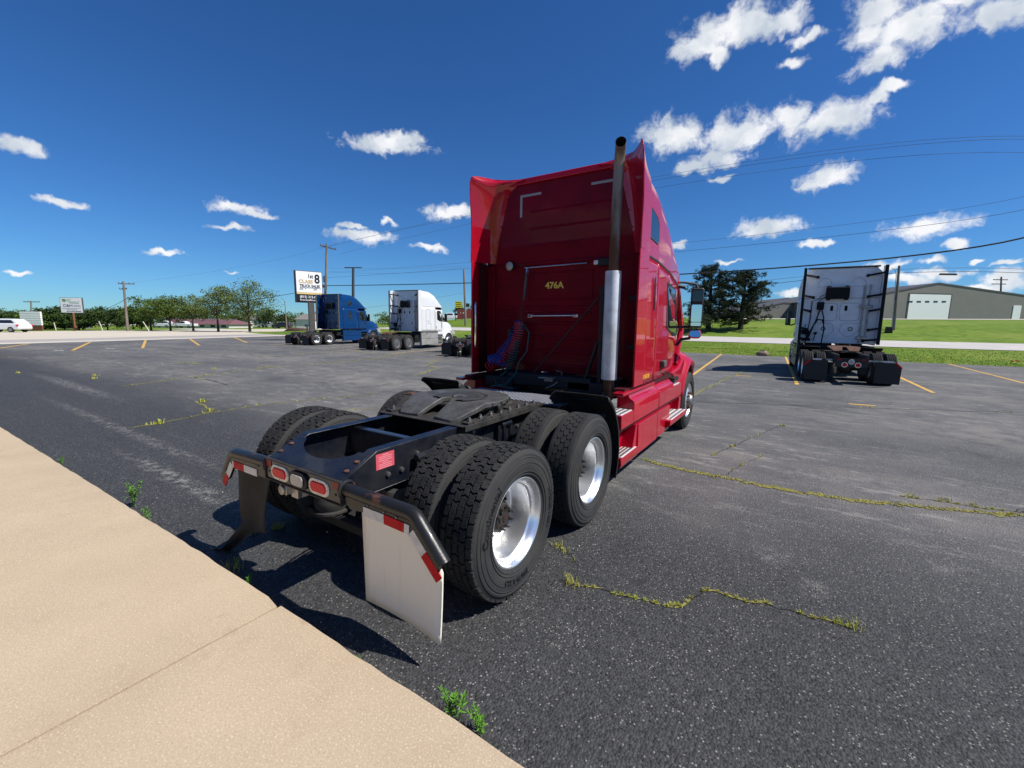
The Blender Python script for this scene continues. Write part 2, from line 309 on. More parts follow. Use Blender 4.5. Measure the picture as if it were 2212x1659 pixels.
def grassy():
    m = MATS['grass']; t = m.node_tree; b = t.nodes['Principled BSDF']; L = t.links
    src = b.inputs['Base Color'].links[0].from_socket; P = t.nodes.new('ShaderNodeTexCoord').outputs['Object']
    for sc, lo, hi, col, st in ((.22, .48, .66, (.21, .25, .045), (1, 1, 1)), (.9, .52, .70, (.07, .13, .016), (.4, 1.6, 1)), (5, .56, .74, (.24, .25, .07), (1, 1, 1))):
        mp = t.nodes.new('ShaderNodeMapping'); L.new(P, mp.inputs[0]); mp.inputs['Scale'].default_value = st
        n = t.nodes.new('ShaderNodeTexNoise'); n.inputs['Scale'].default_value = sc; n.inputs['Detail'].default_value = 9; n.inputs['Roughness'].default_value = .7; L.new(mp.outputs[0], n.inputs['Vector'])
        r = t.nodes.new('ShaderNodeMapRange'); L.new(n.outputs[0], r.inputs[0]); r.inputs[1].default_value = lo; r.inputs[2].default_value = hi; r.inputs[4].default_value = .8
        x = t.nodes.new('ShaderNodeMix'); x.data_type = 'RGBA'; L.new(r.outputs[0], x.inputs['Factor']); L.new(src, x.inputs['A']); x.inputs['B'].default_value = (*col, 1); src = x.outputs['Result']
    L.new(src, b.inputs['Base Color'])
grassy()

# ---------------------------------------------------------------- mesh helpers
STUFF = {'bolt', 'rivet', 'screw', 'fitting', 'grease_drip', 'step_rib', 'bolt_hole', 'air_spring_ring', 'air_line', 'clip', 'print_line', 'small_print', 'truck_mark', 'green_print', 'tail_plate_flange', 'bezel'}
class MB:
    def __init__(s): s.v = []; s.f = []
    def add(s, vs, fs):
        o = len(s.v); s.v += [tuple(q) for q in vs]; s.f += [tuple(i + o for i in f) for f in fs]; return s
    def box(s, x0, x1, y0, y1, z0, z1):
        return s.add([(x0, y0, z0), (x1, y0, z0), (x1, y1, z0), (x0, y1, z0), (x0, y0, z1), (x1, y0, z1), (x1, y1, z1), (x0, y1, z1)],
                     [(0, 3, 2, 1), (4, 5, 6, 7), (0, 1, 5, 4), (1, 2, 6, 5), (2, 3, 7, 6), (3, 0, 4, 7)])
    def bar(s, p0, p1, w, h, up=(0, 0, 1)):
        p0 = Vector(p0); p1 = Vector(p1); d = (p1 - p0).normalized(); u = Vector(up); r = d.cross(u)
        if r.length < 1e-4: r = d.cross(Vector((1, 0, 0)))
        r.normalize(); u = r.cross(d); a = r * w / 2; b = u * h / 2
        vs = [p0 - a - b, p0 + a - b, p0 + a + b, p0 - a + b, p1 - a - b, p1 + a - b, p1 + a + b, p1 - a + b]
        return s.add(vs, [(0, 1, 2, 3), (7, 6, 5, 4), (0, 4, 5, 1), (1, 5, 6, 2), (2, 6, 7, 3), (3, 7, 4, 0)])
    def prism(s, pts, ax, a, b):
        n = len(pts)
        def mk(p, c): return (c, p[0], p[1]) if ax == 'x' else (p[0], c, p[1]) if ax == 'y' else (p[0], p[1], c)
        vs = [mk(p, a) for p in pts] + [mk(p, b) for p in pts]
        return s.add(vs, [tuple(range(n)), tuple(range(2 * n - 1, n - 1, -1))] + [(i, i + n, (i + 1) % n + n, (i + 1) % n) for i in range(n)])
    def tube(s, path, r, n=8, caps=True):
        P = [Vector(p) for p in path]; m = len(P); R = r if isinstance(r, (list, tuple)) else [r] * m
        t = (P[1] - P[0]).normalized(); u = t.orthogonal().normalized(); vs = []; fs = []
        for i in range(m):
            t2 = ((P[min(i + 1, m - 1)] - P[max(i - 1, 0)])).normalized()
            u = (u - t2 * u.dot(t2)); u = u.normalized() if u.length > 1e-6 else t2.orthogonal().normalized(); w = t2.cross(u)
            for k in range(n):
                a = 2 * math.pi * k / n; vs.append(P[i] + (u * math.cos(a) + w * math.sin(a)) * R[i])
        for i in range(m - 1):
            for k in range(n): k2 = (k + 1) % n; fs.append((i * n + k, i * n + k2, (i + 1) * n + k2, (i + 1) * n + k))
        if caps: fs += [tuple(range(n - 1, -1, -1)), tuple(range((m - 1) * n, m * n))]
        return s.add(vs, fs)
    def lathe(s, prof, c=(0, 0, 0), ax='x', n=48, caps=False):
        vs = []; fs = []; m = len(prof)
        for (r, a) in prof:
            for k in range(n):
                q = 2 * math.pi * k / n; p, w = r * math.cos(q), r * math.sin(q)
                vs.append((c[0] + a, c[1] + p, c[2] + w) if ax == 'x' else (c[0] + p, c[1] + a, c[2] + w) if ax == 'y' else (c[0] + p, c[1] + w, c[2] + a))
        for i in range(m - 1):
            for k in range(n): k2 = (k + 1) % n; fs.append((i * n + k, i * n + k2, (i + 1) * n + k2, (i + 1) * n + k))
        if caps: fs += [tuple(range(n)), tuple(range((m - 1) * n, m * n))]
        return s.add(vs, fs)
    def grid(s, rows):
        m = len(rows); n = len(rows[0]); vs = [q for r in rows for q in r]
        return s.add(vs, [(i * n + j, i * n + j + 1, (i + 1) * n + j + 1, (i + 1) * n + j) for i in range(m - 1) for j in range(n - 1)])
    def sphere(s, c, r, n=10, sq=(1, 1, 1)):
        prof = [(max(1e-4, math.cos(a)) , math.sin(a)) for a in [(-.5 + i / n) * math.pi for i in range(n + 1)]]
        t = MB().lathe(prof, (0, 0, 0), 'z', n * 2)
        return s.add([(c[0] + x * r * sq[0], c[1] + y * r * sq[1], c[2] + z * r * sq[2]) for x, y, z in t.v], t.f)
    def mesh(s, name, m, smooth=35, fix=True):
        me = bpy.data.meshes.new(name); me.from_pydata(s.v, [], s.f); me.materials.append(MATS[m])
        if fix:
            b = bmesh.new(); b.from_mesh(me); bmesh.ops.recalc_face_normals(b, faces=b.faces); b.to_mesh(me); b.free()
        if smooth:
            me.shade_smooth()
            if smooth < 180: me.set_sharp_from_angle(angle=rad(smooth))
        me.update(); return me
    def islands(s):
        p = list(range(len(s.v)))
        def fd(i):
            while p[i] != i: p[i] = p[p[i]]; i = p[i]
            return i
        for f in s.f:
            a = fd(f[0])
            for i in f[1:]: p[fd(i)] = a
        g = {}
        for f in s.f: g.setdefault(fd(f[0]), []).append(f)
        return list(g.values())
    def build(s, name, m, parent=None, smooth=35, bevel=0, loc=None, rz=None, solid=0, fix=True, **tags):
        if parent and 'kind' not in tags and len(s.f) < 2500 and name not in ('trunk', 'crown', 'foliage', 'stem'):
            isl = s.islands()
            if len(isl) > 1:
                if name in STUFF or len(isl) > 14: tags['kind'] = 'stuff'
                else:
                    for fs in isl:
                        ids = sorted({i for f in fs for i in f}); mp = {i: k for k, i in enumerate(ids)}; q = MB(); q.v = [s.v[i] for i in ids]; q.f = [tuple(mp[i] for i in f) for f in fs]
                        r = q.build(name, m, parent, smooth, bevel, loc, rz, solid, fix, **tags)
                    return r
        return link(name, s.mesh(name, m, smooth, fix), parent, bevel, loc, rz, solid, **tags)
def link(name, me, parent=None, bevel=0, loc=None, rz=None, solid=0, **tags):
    o = bpy.data.objects.new(name, me); COL.objects.link(o)
    if parent: o.parent = parent
    if loc is not None: o.location = loc
    if rz is not None: o.rotation_euler = (0, 0, rz)
    if solid: q = o.modifiers.new('s', 'SOLIDIFY'); q.thickness = solid; q.offset = -1
    if bevel:
        q = o.modifiers.new('b', 'BEVEL'); q.width = bevel; q.segments = 2; q.limit_method = 'ANGLE'; q.angle_limit = rad(40)
    for k, v in tags.items(): o[k] = v
    return o
def empty(name, loc, label, category, group=None, rz=0):
    o = bpy.data.objects.new(name, None); COL.objects.link(o); o.location = loc; o.rotation_euler = (0, 0, rz); o.empty_display_size = .3
    o['label'] = label; o['category'] = category
    if group: o['group'] = group
    return o
def ctree(o, parent=None):
    c = o.copy(); COL.objects.link(c); c.parent = parent
    for ch in list(o.children): ctree(ch, c)
    return c
def text(body, size, depth=.002, bold=0.0, align='CENTER', spacing=1.0):
    cu = bpy.data.curves.new('lettering', 'FONT'); cu.body = body; cu.size = size; cu.extrude = depth; cu.align_x = align; cu.align_y = 'CENTER'; cu.offset = bold; cu.space_character = spacing; cu.resolution_u = 3
    o = bpy.data.objects.new('lettering', cu); COL.objects.link(o); dg = bpy.context.evaluated_depsgraph_get(); dg.update()
    me = bpy.data.meshes.new_from_object(o.evaluated_get(dg)); bpy.data.objects.remove(o); return me
def textobj(body, size, m, parent, origin, ex, ey, name='lettering', depth=.002, bold=0, width=None, align='CENTER', spacing=1.0, **tags):
    me = text(body, size, depth, bold, align, spacing); me.materials.clear(); me.materials.append(MATS[m])
    ex = Vector(ex).normalized(); ey = Vector(ey).normalized(); ez = ex.cross(ey)
    xs = [v.co.x for v in me.vertices]; k = 1.0
    if width and xs: k = width / (max(xs) - min(xs))
    for v in me.vertices: c = v.co.copy(); v.co = Vector(origin) + ex * c.x * k + ey * c.y + ez * c.z
    return link(name, me, parent, **tags)
def lerp(a, b, t): return a + (b - a) * t
def interp(k, x):
    if x <= k[0][0]: return k[0][1]
    for (a, p), (b, q) in zip(k, k[1:]):
        if x <= b: return p + (q - p) * (x - a) / (b - a)
    return k[-1][1]
def sstep(a, b, x): t = max(0, min(1, (x - a) / (b - a))); return t * t * (3 - 2 * t)
def rbox(cx, cz, w, h, r, n=5):
    p = []
    for sx, sz, a0 in ((1, 1, 0), (-1, 1, 90), (-1, -1, 180), (1, -1, 270)):
        for i in range(n + 1):
            a = rad(a0 + 90 * i / n); p.append((cx + sx * (w / 2 - r) + r * math.cos(a), cz + sz * (h / 2 - r) + r * math.sin(a)))
    return p
# ---------------------------------------------------------------- the ground
def xl(y): return -42.2 - .32 * y
PROF = [(29.4, -.06), (29.8, .03), (31, .13), (36, .57), (44, .82), (48, 1.25), (54, 2.1), (62, 2.62), (70, 2.95), (80, 3.2), (93, 3.4), (130, 3.5), (600, 3.6)]
def terr(x, y):
    if y <= 29.4: return -.06
    f = sstep(-78, -42, x); z = interp(PROF, y) + .42 * sstep(-6, -28, x) * sstep(30, 36, y)
    return -.06 + (z + .06) * f
xs = [-1600, -700, -350, -220, -160, -130] + [-112 + 4 * i for i in range(56)] + [130, 160, 220, 350, 700, 1600]
ys = [-900, -300, -100, -30, 0, 29.4, 29.8, 31, 33.5, 36, 38.7, 41.3, 44, 46, 48, 51, 54, 58, 62, 66, 70, 75, 80, 86, 93, 110, 130, 170, 240, 400, 700, 1800]
g = MB().grid([[(x, y, terr(x, y)) for x in xs] for y in ys])
g.build('ground', 'grass', smooth=180, kind='structure')
sub = [x for x in xs if -112 <= x <= 260]
MB().grid([[(x, y, terr(x, y) + .03) for x in sub] for y in (36, 38.7, 41.3, 44)]).build('road', 'road_concrete', smooth=180, kind='structure')
# the drive along the top of the bank
MB().grid([[(x, y, terr(x, y) + .035) for x in xs if -10 <= x <= 160] for y in (70, 75, 80, 86)]).build('driveway', 'concrete_pale', smooth=180, kind='structure')
lot = MB().add([(xl(-40), -40, 0), (90, -40, 0), (90, 29.4, 0), (xl(29.4), 29.4, 0)], [(0, 1, 2, 3)]).build('parking_lot', 'asphalt', smooth=0, kind='structure')
def strip(name, o0, o1, z, m, y0=-60, y1=150):
    pts = [(xl(y0) - o0, y0, z), (xl(y0) - o1, y0, z), (xl(y1) - o1, y1, z), (xl(y1) - o0, y1, z)]
    MB().add(pts, [(0, 1, 2, 3)]).build(name, m, smooth=0, kind='structure')
strip('gutter', 0, 2.3, .010, 'concrete_pale', y1=31); strip('frontage_road', 2.3, 8.6, .004, 'road_grey', y1=80); strip('gravel_shoulder', 8.6, 42, .000, 'gravel_road', y1=90)
pave = MB().box(-42, 24, -9, -1.12, -.05, .05).build('pavement', 'joint', smooth=0, kind='structure')
rs = random.Random(3)
for k in range(-21, 11):
    x0 = .16 + 1.93 * k; x1 = x0 + 1.93; ga, gb = (.009 if k == 0 else .005 if k == -1 else .003), (.009 if k == -1 else .005 if k == -2 else .003)
    if x0 > 22: break
    fr = []; n = 14
    for i in range(n + 1):
        t = i / n; e = rs.gauss(0, .003)
        if k == -1 and t > .92: e -= .02 * (t - .92) / .08
        fr.append((lerp(x0 + ga, x1 - gb, t), -1.045 - .0155 * max(0, -lerp(x0, x1, t) - 1) + e))
    m = MB().prism([(x0 + ga, -8.9), (x1 - gb, -8.9)] + fr[::-1], 'z', -.02, .10 + rs.uniform(-.002, .002))
    m.build('slab', 'concrete', pave, smooth=0, bevel=.0012)
def line(p, q, w=.10, name='stall_line', m='yellow_line', z=.005):
    p = Vector((p[0], p[1], 0)); q = Vector((q[0], q[1], 0)); d = (q - p).normalized(); r = Vector((-d.y, d.x, 0)) * w / 2; n = max(2, int((q - p).length / .35)); L_ = []; R_ = []
    for i in range(n + 1):
        c = p.lerp(q, i / n); L_.append((c.x + r.x * (1 + rs.gauss(0, .05)), c.y + r.y * (1 + rs.gauss(0, .05)), z)); R_.append((c.x - r.x * (1 + rs.gauss(0, .05)), c.y - r.y * (1 + rs.gauss(0, .05)), z))
    MB().grid([L_, R_]).build(name, m, lot, smooth=0)
for p, q in (((-.40, 14.85), (-1.25, 29.3)), ((2.88, 14.1), (2.36, 29.3)), ((6.15, 14.5), (6.1, 29.3)), ((9.42, 17.5), (9.65, 29.3)), ((12.9, 16), (13, 29.3)), ((-4.2, 15), (-4.9, 29.3)), ((-17.2, 15.1), (-19.2, 28)), ((-24.4, 15.4), (-27, 28)),
             ((-31.2, 15.4), (-34, 27)), ((-20.9, 15.3), (-23, 28)), ((-13.5, 15), (-15, 28)), ((-8.8, 15), (-9.8, 28)), ((-37.4, 2.55), (-43.3, 4.7)), ((-32.2, 4.65), (-44.2, 8.15)), ((-32.3, 7.9), (-45.4, 12.0)), ((-33.7, 11.6), (-46.6, 15.8)), ((-36, 16), (-48.4, 20.6))):
    line(p, q, .11 if p[0] > -30 else .16)
for (x, y) in ((120, 757), (132, 757), (232, 753), (242, 753), (1862, 875), (1790, 818), (1605, 812)):
    p = gz(x, y); line((p.x - .25, p.y), (p.x + .25, p.y + .05), .12, 'paint_dab', 'wheel_stop_mark' if x < 300 else 'yellow_line')
# ------------------------------------------------ cracks with weeds
CRK = [  # points in the photograph's frame, width, share overgrown
    ([(1232, 1262), (1283, 1272), (1330, 1280), (1372, 1293), (1440, 1308), (1470, 1310), (1508, 1287), (1530, 1274), (1590, 1290), (1680, 1315), (1780, 1340), (1855, 1355)], .012, .75),
    ([(1193, 1172), (1210, 1182), (1232, 1200), (1252, 1225), (1232, 1262)], .006, .25),
    ([(1390, 993), (1450, 1010), (1560, 1032), (1700, 1060), (1850, 1082), (2000, 1097), (2150, 1110), (2230, 1117)], .048, 1.0),
    ([(1950, 1072), (2030, 1083), (2130, 1099), (2230, 1108)], .016, .6), ([(2180, 1115), (2195, 1100), (2230, 1099)], .012, .4),
    ([(300, 921), (340, 915), (440, 895), (560, 875), (700, 862), (830, 850)], .03, .85), ([(425, 868), (455, 885), (440, 895)], .03, .9),
    ([(560, 771), (640, 765), (709, 760), (764, 754), (830, 748)], .05, .7), ([(560, 795), (640, 789), (701, 785), (805, 775), (864, 767), (960, 763), (1020, 757)], .05, .8),
    ([(711, 765), (770, 759), (800, 764), (864, 767)], .04, .6), ([(945, 778), (924, 789), (946, 796), (922, 803), (890, 812)], .05, 1.0), ([(880, 775), (945, 778), (1010, 781)], .04, .5),
    ([(266, 834), (419, 814), (569, 795), (600, 789)], .035, .7), ([(419, 814), (470, 826), (503, 834)], .03, .2), ([(0, 772), (150, 768), (375, 762), (520, 765)], .04, .3),
    ([(375, 782), (410, 784), (430, 788)], .05, .7), ([(1500, 853), (1540, 832), (1575, 815), (1610, 800)], .035, .7), ([(1505, 868), (1620, 872), (1830, 880), (2000, 885), (2212, 892)], .02, .25),
    ([(1535, 985), (1590, 962), (1640, 940), (1690, 915)], .015, .35), ([(1560, 1030), (1600, 1005), (1650, 985)], .012, .3), ([(760, 885), (850, 880), (880, 868)], .03, .6)]
tuft = MB(); mossb = MB(); crk = []
def blades(mb, c, n, h, spread, w=.004):
    for _ in range(n):
        a = rs.uniform(0, 6.283); r = rs.uniform(0, spread); b = Vector((c[0] + r * math.cos(a), c[1] + r * math.sin(a), 0)); hh = h * rs.uniform(.4, 1.2); le = rs.uniform(.2, 1.0) * hh; q = rs.uniform(0, 6.283)
        d = Vector((math.cos(q), math.sin(q), 0)); s = Vector((-d.y, d.x, 0)) * w
        mb.add([b - s, b + s, b + d * le * .4 + Vector((0, 0, hh * .7)) + s * .6, b + d * le * .4 + Vector((0, 0, hh * .7)) - s * .6, b + d * le + Vector((0, 0, hh))], [(0, 1, 2, 3), (3, 2, 4)])
for pts, wd, ov in CRK:
    P = [gz(*p) for p in pts]; path = []; wd *= 1 + 1.6 * sstep(7, 14, (P[0] - CAM).length)
    for a, b in zip(P, P[1:]):
        n = max(3, int((b - a).length / (.06 if (a - CAM).length < 7 else .25))); s = Vector((-(b - a).y, (b - a).x, 0)).normalized()
        for i in range(n): path.append(a.lerp(b, i / n) + s * rs.gauss(0, .010 + .05 * wd * min(8, (a - CAM).length / 3)))
    m = MB(); Lr = []; Rr = []
    for i, p in enumerate(path):
        q = path[min(i + 1, len(path) - 1)] - path[max(i - 1, 0)]; s = Vector((-q.y, q.x, 0)).normalized(); w = wd * rs.uniform(.25, 1.0) * .5; w *= .9 if (P[0] - CAM).length > 8 else 1
        Lr.append(p + s * w + Vector((0, 0, .003))); Rr.append(p - s * w + Vector((0, 0, .003)))
        dist = (p - CAM).length
        ph = .5 + .5 * math.sin(i * .9 + P[0].x * 7) * math.sin(i * .37 + P[0].y)
        if ph < ov * 1.05 or ov >= 1:
            ww = wd * (rs.uniform(.7, 1.9) if dist < 8 else rs.uniform(.25, .8))
            dv = (path[min(i + 1, len(path) - 1)] - path[max(i - 1, 0)]).normalized(); sv = Vector((-dv.y, dv.x, 0)); k = 9; le = rs.uniform(.02, .06) if dist < 8 else .16
            mossb.add([p + dv * le * rs.uniform(.6, 1.3) * math.cos(6.283 * j / k) + sv * ww * .7 * rs.uniform(.4, 1.4) * math.sin(6.283 * j / k) + Vector((0, 0, .0048 + .0001 * (i % 7))) for j in range(k)], [tuple(range(k))])
            blades(tuft, p, 34 if dist < 7 else 5, .022 if dist < 7 else .04, wd * 1.3, .0022 if dist < 7 else .007)
    m.grid([Lr, Rr]).build('crack', 'crack' if (P[0] - CAM).length < 8 or ov < .4 else 'moss', lot, smooth=0)
for (x, y, n, h) in ((1230, 1262, 40, .06), (1203, 1180, 24, .05), (1222, 1194, 20, .05), (1240, 1212, 10, .04), (1850, 1356, 40, .05), (1810, 1346, 24, .035), (39, 806, 16, .07), (207, 812, 20, .08), (203, 818, 20, .07), (463, 797, 14, .07), (440, 868, 40, .07), (455, 888, 40, .07), (345, 915, 40, .07),
                     (1970, 1073, 30, .05), (2040, 1080, 26, .05), (2100, 1092, 30, .05), (1545, 1032, 20, .05), (1690, 920, 20, .05), (548, 1150, 120, .05), (600, 1140, 120, .05), (510, 1228, 30, .07)):
    p = gz(x, y); blades(tuft, p, n, h, h * 1.1, .002 if (p - CAM).length < 7 else .008)
mossb.build('crack_moss', 'moss', smooth=0, fix=False, kind='stuff', label='olive moss filling the cracks in the asphalt', category='moss')
tuft.build('crack_weeds', 'weed', smooth=0, fix=False, kind='stuff', label='short yellow green grass growing from the asphalt cracks', category='weeds')
# loose pale stones on the sealcoat
st = MB()
for _ in range(420):
    x = rs.uniform(-4, 8); y = rs.uniform(-.95, 6); r = rs.choice((.003, .004, .004, .006)) * rs.uniform(.7, 1.3)
    st.sphere((x, y, r * .4), r, 3, (1, rs.uniform(.7, 1.3), .7))
st.build('loose_gravel', 'concrete_pale', smooth=0, kind='stuff', label='tiny pale stones scattered on the dark asphalt', category='gravel')
# leafy weeds along the kerb
def weed(x, y, stems, h, label, seed):
    r = random.Random(seed); root = empty('kerb_weed', (x, y, 0), label, 'weed', 'leafy weeds along the kerb'); stem = MB(); leaf = MB()
    for s in range(stems):
        a = r.uniform(0, 6.28); hh = h * r.uniform(.6, 1.05); top = Vector((math.cos(a), math.sin(a), 0)) * hh * r.uniform(.15, .45) + Vector((0, 0, hh)); b = Vector((r.uniform(-.03, .03), r.uniform(-.02, .02), 0))
        stem.tube([b, b.lerp(top, .5) + Vector((0, 0, .1 * hh)), top], [.003, .0025, .0015], 5)
        for i in range(16):
            t = .25 + .75 * i / 15; c = b.lerp(top, t) + Vector((0, 0, .1 * hh * 4 * t * (1 - t))); q = i * 2.4 + r.uniform(-.3, .3); el = lerp(.1, 1.0, t); d = Vector((math.cos(q) * math.cos(el), math.sin(q) * math.cos(el), math.sin(el)))
            l = h * lerp(.34, .2, t) * r.uniform(.8, 1.2); sd = d.cross(Vector((0, 0, 1))).normalized() * l * .14; up = sd.cross(d).normalized() * l * .05
            leaf.add([c, c + d * l * .4 + sd + up, c + d * l - Vector((0, 0, l * .12)), c + d * l * .4 - sd + up, c + d * l * .45], [(0, 1, 4), (1, 2, 4), (0, 4, 3), (4, 2, 3)])
    stem.build('stem', 'plant', root); leaf.build('foliage', 'plant', root, smooth=0, fix=False)
weed(-2.62, -.97, 4, .24, 'tall bright green leafy weed at the kerb in front of the left mud flap', 1)
weed(-2.13, -1.0, 3, .13, 'short leafy weed at the kerb just right of the tall one', 2)
weed(-4.85, -1.04, 3, .13, 'small leafy weed farthest up the kerb on the left', 3)
weed(1.47, -.97, 5, .15, 'spiky green weed at the kerb near the bottom of the picture, left of its pair', 4)
weed(1.60, -.96, 4, .12, 'lower spiky green weed at the kerb near the bottom, right of its pair', 5)
weed(.83, -1.0, 2, .05, 'tiny green sprout at the kerb below the white mud flap', 6)
weed(-.35, -.98, 3, .10, 'dark weed at the kerb in the truck shadow', 7)
# the bank's grass in the near verge
gb = MB(); rg = random.Random(8)
for _ in range(26000):
    x = rg.uniform(-9, 27); t = rg.random() ** 1.6; y = 29.35 + 6.3 * t; z = terr(x, y); h = rg.uniform(.02, .05); a = rg.uniform(0, 6.28); w = rg.uniform(.012, .03)
    if y > 29.55 or rg.random() < .5: gb.add([(x - w * math.cos(a), y - w * math.sin(a), z - .01), (x + w * math.cos(a), y + w * math.sin(a), z - .01), (x + rg.uniform(-.05, .05), y + rg.uniform(-.05, .05), z + h)], [(0, 1, 2)])
gb.build('verge_grass', 'blade', smooth=0, fix=False, kind='stuff', label='bright green mown grass on the verge beside the road', category='grass')
# ---------------------------------------------------------------- wheels
def fin(mb, nb):
    me = mb.mesh('tyre', 'tread', 30, fix=False); me.materials.append(MATS['rubber'])
    for p in me.polygons:
        if p.index < nb and max(abs(me.vertices[i].co.x) for i in p.vertices) > .113: p.material_index = 1
    b = bmesh.new(); b.from_mesh(me); bmesh.ops.recalc_face_normals(b, faces=b.faces); b.to_mesh(me); b.free(); return me
def tyre_base(mb, tread_r=.496):
    pr = [(.288, -.100), (.300, -.118), (.335, -.134), (.380, -.141), (.420, -.140), (.452, -.134), (.456, -.1365), (.468, -.133), (.470, -.128), (.484, -.121), (tread_r, -.112)]
    full = pr + [(tread_r, -.06), (tread_r, 0), (tread_r, .06)] + [(r, -a) for r, a in pr[::-1]]
    # fine rings moulded in the sidewall
    mb.lathe(full, n=80)
    for rr, xx in ((.440, .1375), (.405, .1415), (.345, .1385), (.325, .133)):
        mb.lathe([(rr - .004, xx - .003), (rr - .0015, xx + .0022), (rr + .0015, xx + .0022), (rr + .004, xx - .003)], n=80)
def blk(mb, poly, r0, r1, ins=.0012):
    cs = sum(p[0] for p in poly) / len(poly); cx = sum(p[1] for p in poly) / len(poly); n = len(poly); vs = []
    for r, k in ((r0, 0), (r1, ins)):
        for s, x in poly:
            ds, dx = s - cs, x - cx; L = math.hypot(ds, dx) or 1; s2 = s - ds / L * k; x2 = x - dx / L * k; a = s2 / .51; rr = r - max(0, abs(x2) - .085) * .16
            vs.append((x2, rr * math.cos(a), rr * math.sin(a)))
    mb.add(vs, [tuple(range(n, 2 * n))] + [(i, (i + 1) % n, (i + 1) % n + n, i + n) for i in range(n)])
def tyre_drive_a():
    mb = MB(); tyre_base(mb); nb = len(mb.f); NP = 46; pit = 2 * math.pi * .51 / NP
    for i in range(NP):
        for col, (x, w) in enumerate(((-.100, .036), (-.050, .045), (0, .043), (.050, .045), (.100, .036))):
            s0 = i * pit + (pit / 2 if col % 2 else 0) + .004 * math.sin(i * 2.1); L = pit - .0095; c = .011 * (1 if col % 2 else -1)
            if col in (1, 2, 3):
                k = 5
                for j in range(k):
                    a = s0 - L / 2 + j * L / k; b = a + L / k - .0016; e = .0045 if j in (0, 4) else -.001
                    blk(mb, [(a, x - w / 2 - e + .003), (b, x - w / 2 - e + .003), (b + c, x), (b, x + w / 2 + e - .003), (a, x + w / 2 + e - .003), (a + c, x)], .494, .5125, .0006)
            else:
                sg = 1 if x > 0 else -1; a = s0 - L / 2; b = s0 + L / 2; xi = x - sg * w / 2; xo = x + sg * w / 2
                blk(mb, [(a, xi), (s0 - .006, xi - sg * .005), (s0 + .006, xi - sg * .001), (b, xi), (b + .003, xo - sg * .012), (b - .003, xo), (s0 + .004, xo), (s0, xo - sg * .008), (s0 - .004, xo), (a + .003, xo), (a + .003, xo - sg * .012)], .488, .511, .0012)
    return fin(mb, nb)
def tyre_drive_b():
    mb = MB(); tyre_base(mb); nb = len(mb.f); NP = 44; pit = 2 * math.pi * .51 / NP
    for sg in (-1, 1):
        mb.lathe([(.49, sg * .066), (.509, sg * .067), (.5095, sg * .098), (.506, sg * .110), (.497, sg * .119), (.484, sg * .1215)], n=120)
    for i in range(NP):
        for col, x in enumerate((-.0435, 0, .0435)):
            s0 = (i + (.5 if col == 1 else 0)) * pit; L = pit / 2 - .0028; w = .0225 if col == 1 else .0205
            blk(mb, [(s0 - L, x - w * .45), (s0 - L * .45, x - w), (s0 + L * .45, x - w), (s0 + L, x - w * .45), (s0 + L, x + w * .45), (s0 + L * .45, x + w), (s0 - L * .45, x + w), (s0 - L, x + w * .45)], .490, .5105, .001)
    return fin(mb, nb)
def tyre_rib():
    mb = MB(); tyre_base(mb, .490); nb = len(mb.f)
    for x, w in ((-.096, .034), (-.048, .034), (0, .034), (.048, .034), (.096, .034)):
        mb.lathe([(.488, x - w / 2), (.5095, x - w / 2 + .001), (.511 if abs(x) < .09 else .508, x), (.5095, x + w / 2 - .001), (.488, x + w / 2)], n=80)
    return fin(mb, nb)
def rim_dish():
    return MB().lathe([(.288, .088), (.302, .100), (.306, .112), (.304, .119), (.298, .121), (.290, .117), (.283, .106), (.276, .098), (.268, .086), (.263, .070), (.258, .060), (.251, .054), (.249, .040), (.247, -.085), (.243, -.102), (.235, -.112), (.225, -.116), (.205, -.118), (.13, -.116), (.105, -.111), (.09, -.111), (.09, -.13), (.288, -.13)], n=72).mesh('wheel', 'polished', 30)
def rim_back():
    return MB().lathe([(.288, -.088), (.303, -.100), (.304, -.117), (.297, -.119), (.285, -.10), (.265, -.07), (.25, -.04), (.248, .05), (.2, .06), (.08, .06), (.08, .1), (.288, .1)], n=48).mesh('wheel', 'rim_dull', 30)
def rim_steer():
    return MB().lathe([(.288, .088), (.302, .100), (.306, .113), (.300, .121), (.290, .117), (.278, .100), (.262, .085), (.250, .078), (.235, .082), (.215, .100), (.195, .118), (.170, .124), (.115, .124), (.115, .1), (.0001, .1)], n=60).mesh('wheel', 'polished', 30)
def hub_drive():
    mb = MB(); mb.lathe([(.155, -.049), (.155, -.040), (.118, -.038), (.112, .030), (.100, .042), (.096, .055), (.085, .060), (.055, .061), (.050, .075), (.0001, .078)], n=30)
    for i in range(10):
        a = 2 * math.pi * i / 10; c = (0, .138 * math.cos(a), .138 * math.sin(a)); mb.lathe([(.019, -.04), (.019, -.012), (.014, -.006), (.011, -.006), (.011, .012), (.0001, .013)], c, 'x', 8)
    for i in range(8):
        a = 2 * math.pi * (i + .5) / 8; mb.lathe([(.011, .055), (.011, .082), (.006, .084), (.006, .098), (.0001, .099)], (0, .074 * math.cos(a), .074 * math.sin(a)), 'x', 6)
    mb.v = [(x - .068, y, z) for x, y, z in mb.v]; return mb.mesh('hub', 'grime', 30)
def hub_rust():
    mb = MB()
    for i in range(8):
        a = 2 * math.pi * (i + .5) / 8; mb.lathe([(.0125, .060), (.0125, .074), (.0001, .075)], (0, .074 * math.cos(a), .074 * math.sin(a)), 'x', 6)
    mb.lathe([(.030, .070), (.028, .082), (.0001, .083)], n=16); mb.v = [(x - .068, y, z) for x, y, z in mb.v]; return mb.mesh('axle_stud', 'rust_dark', 30)
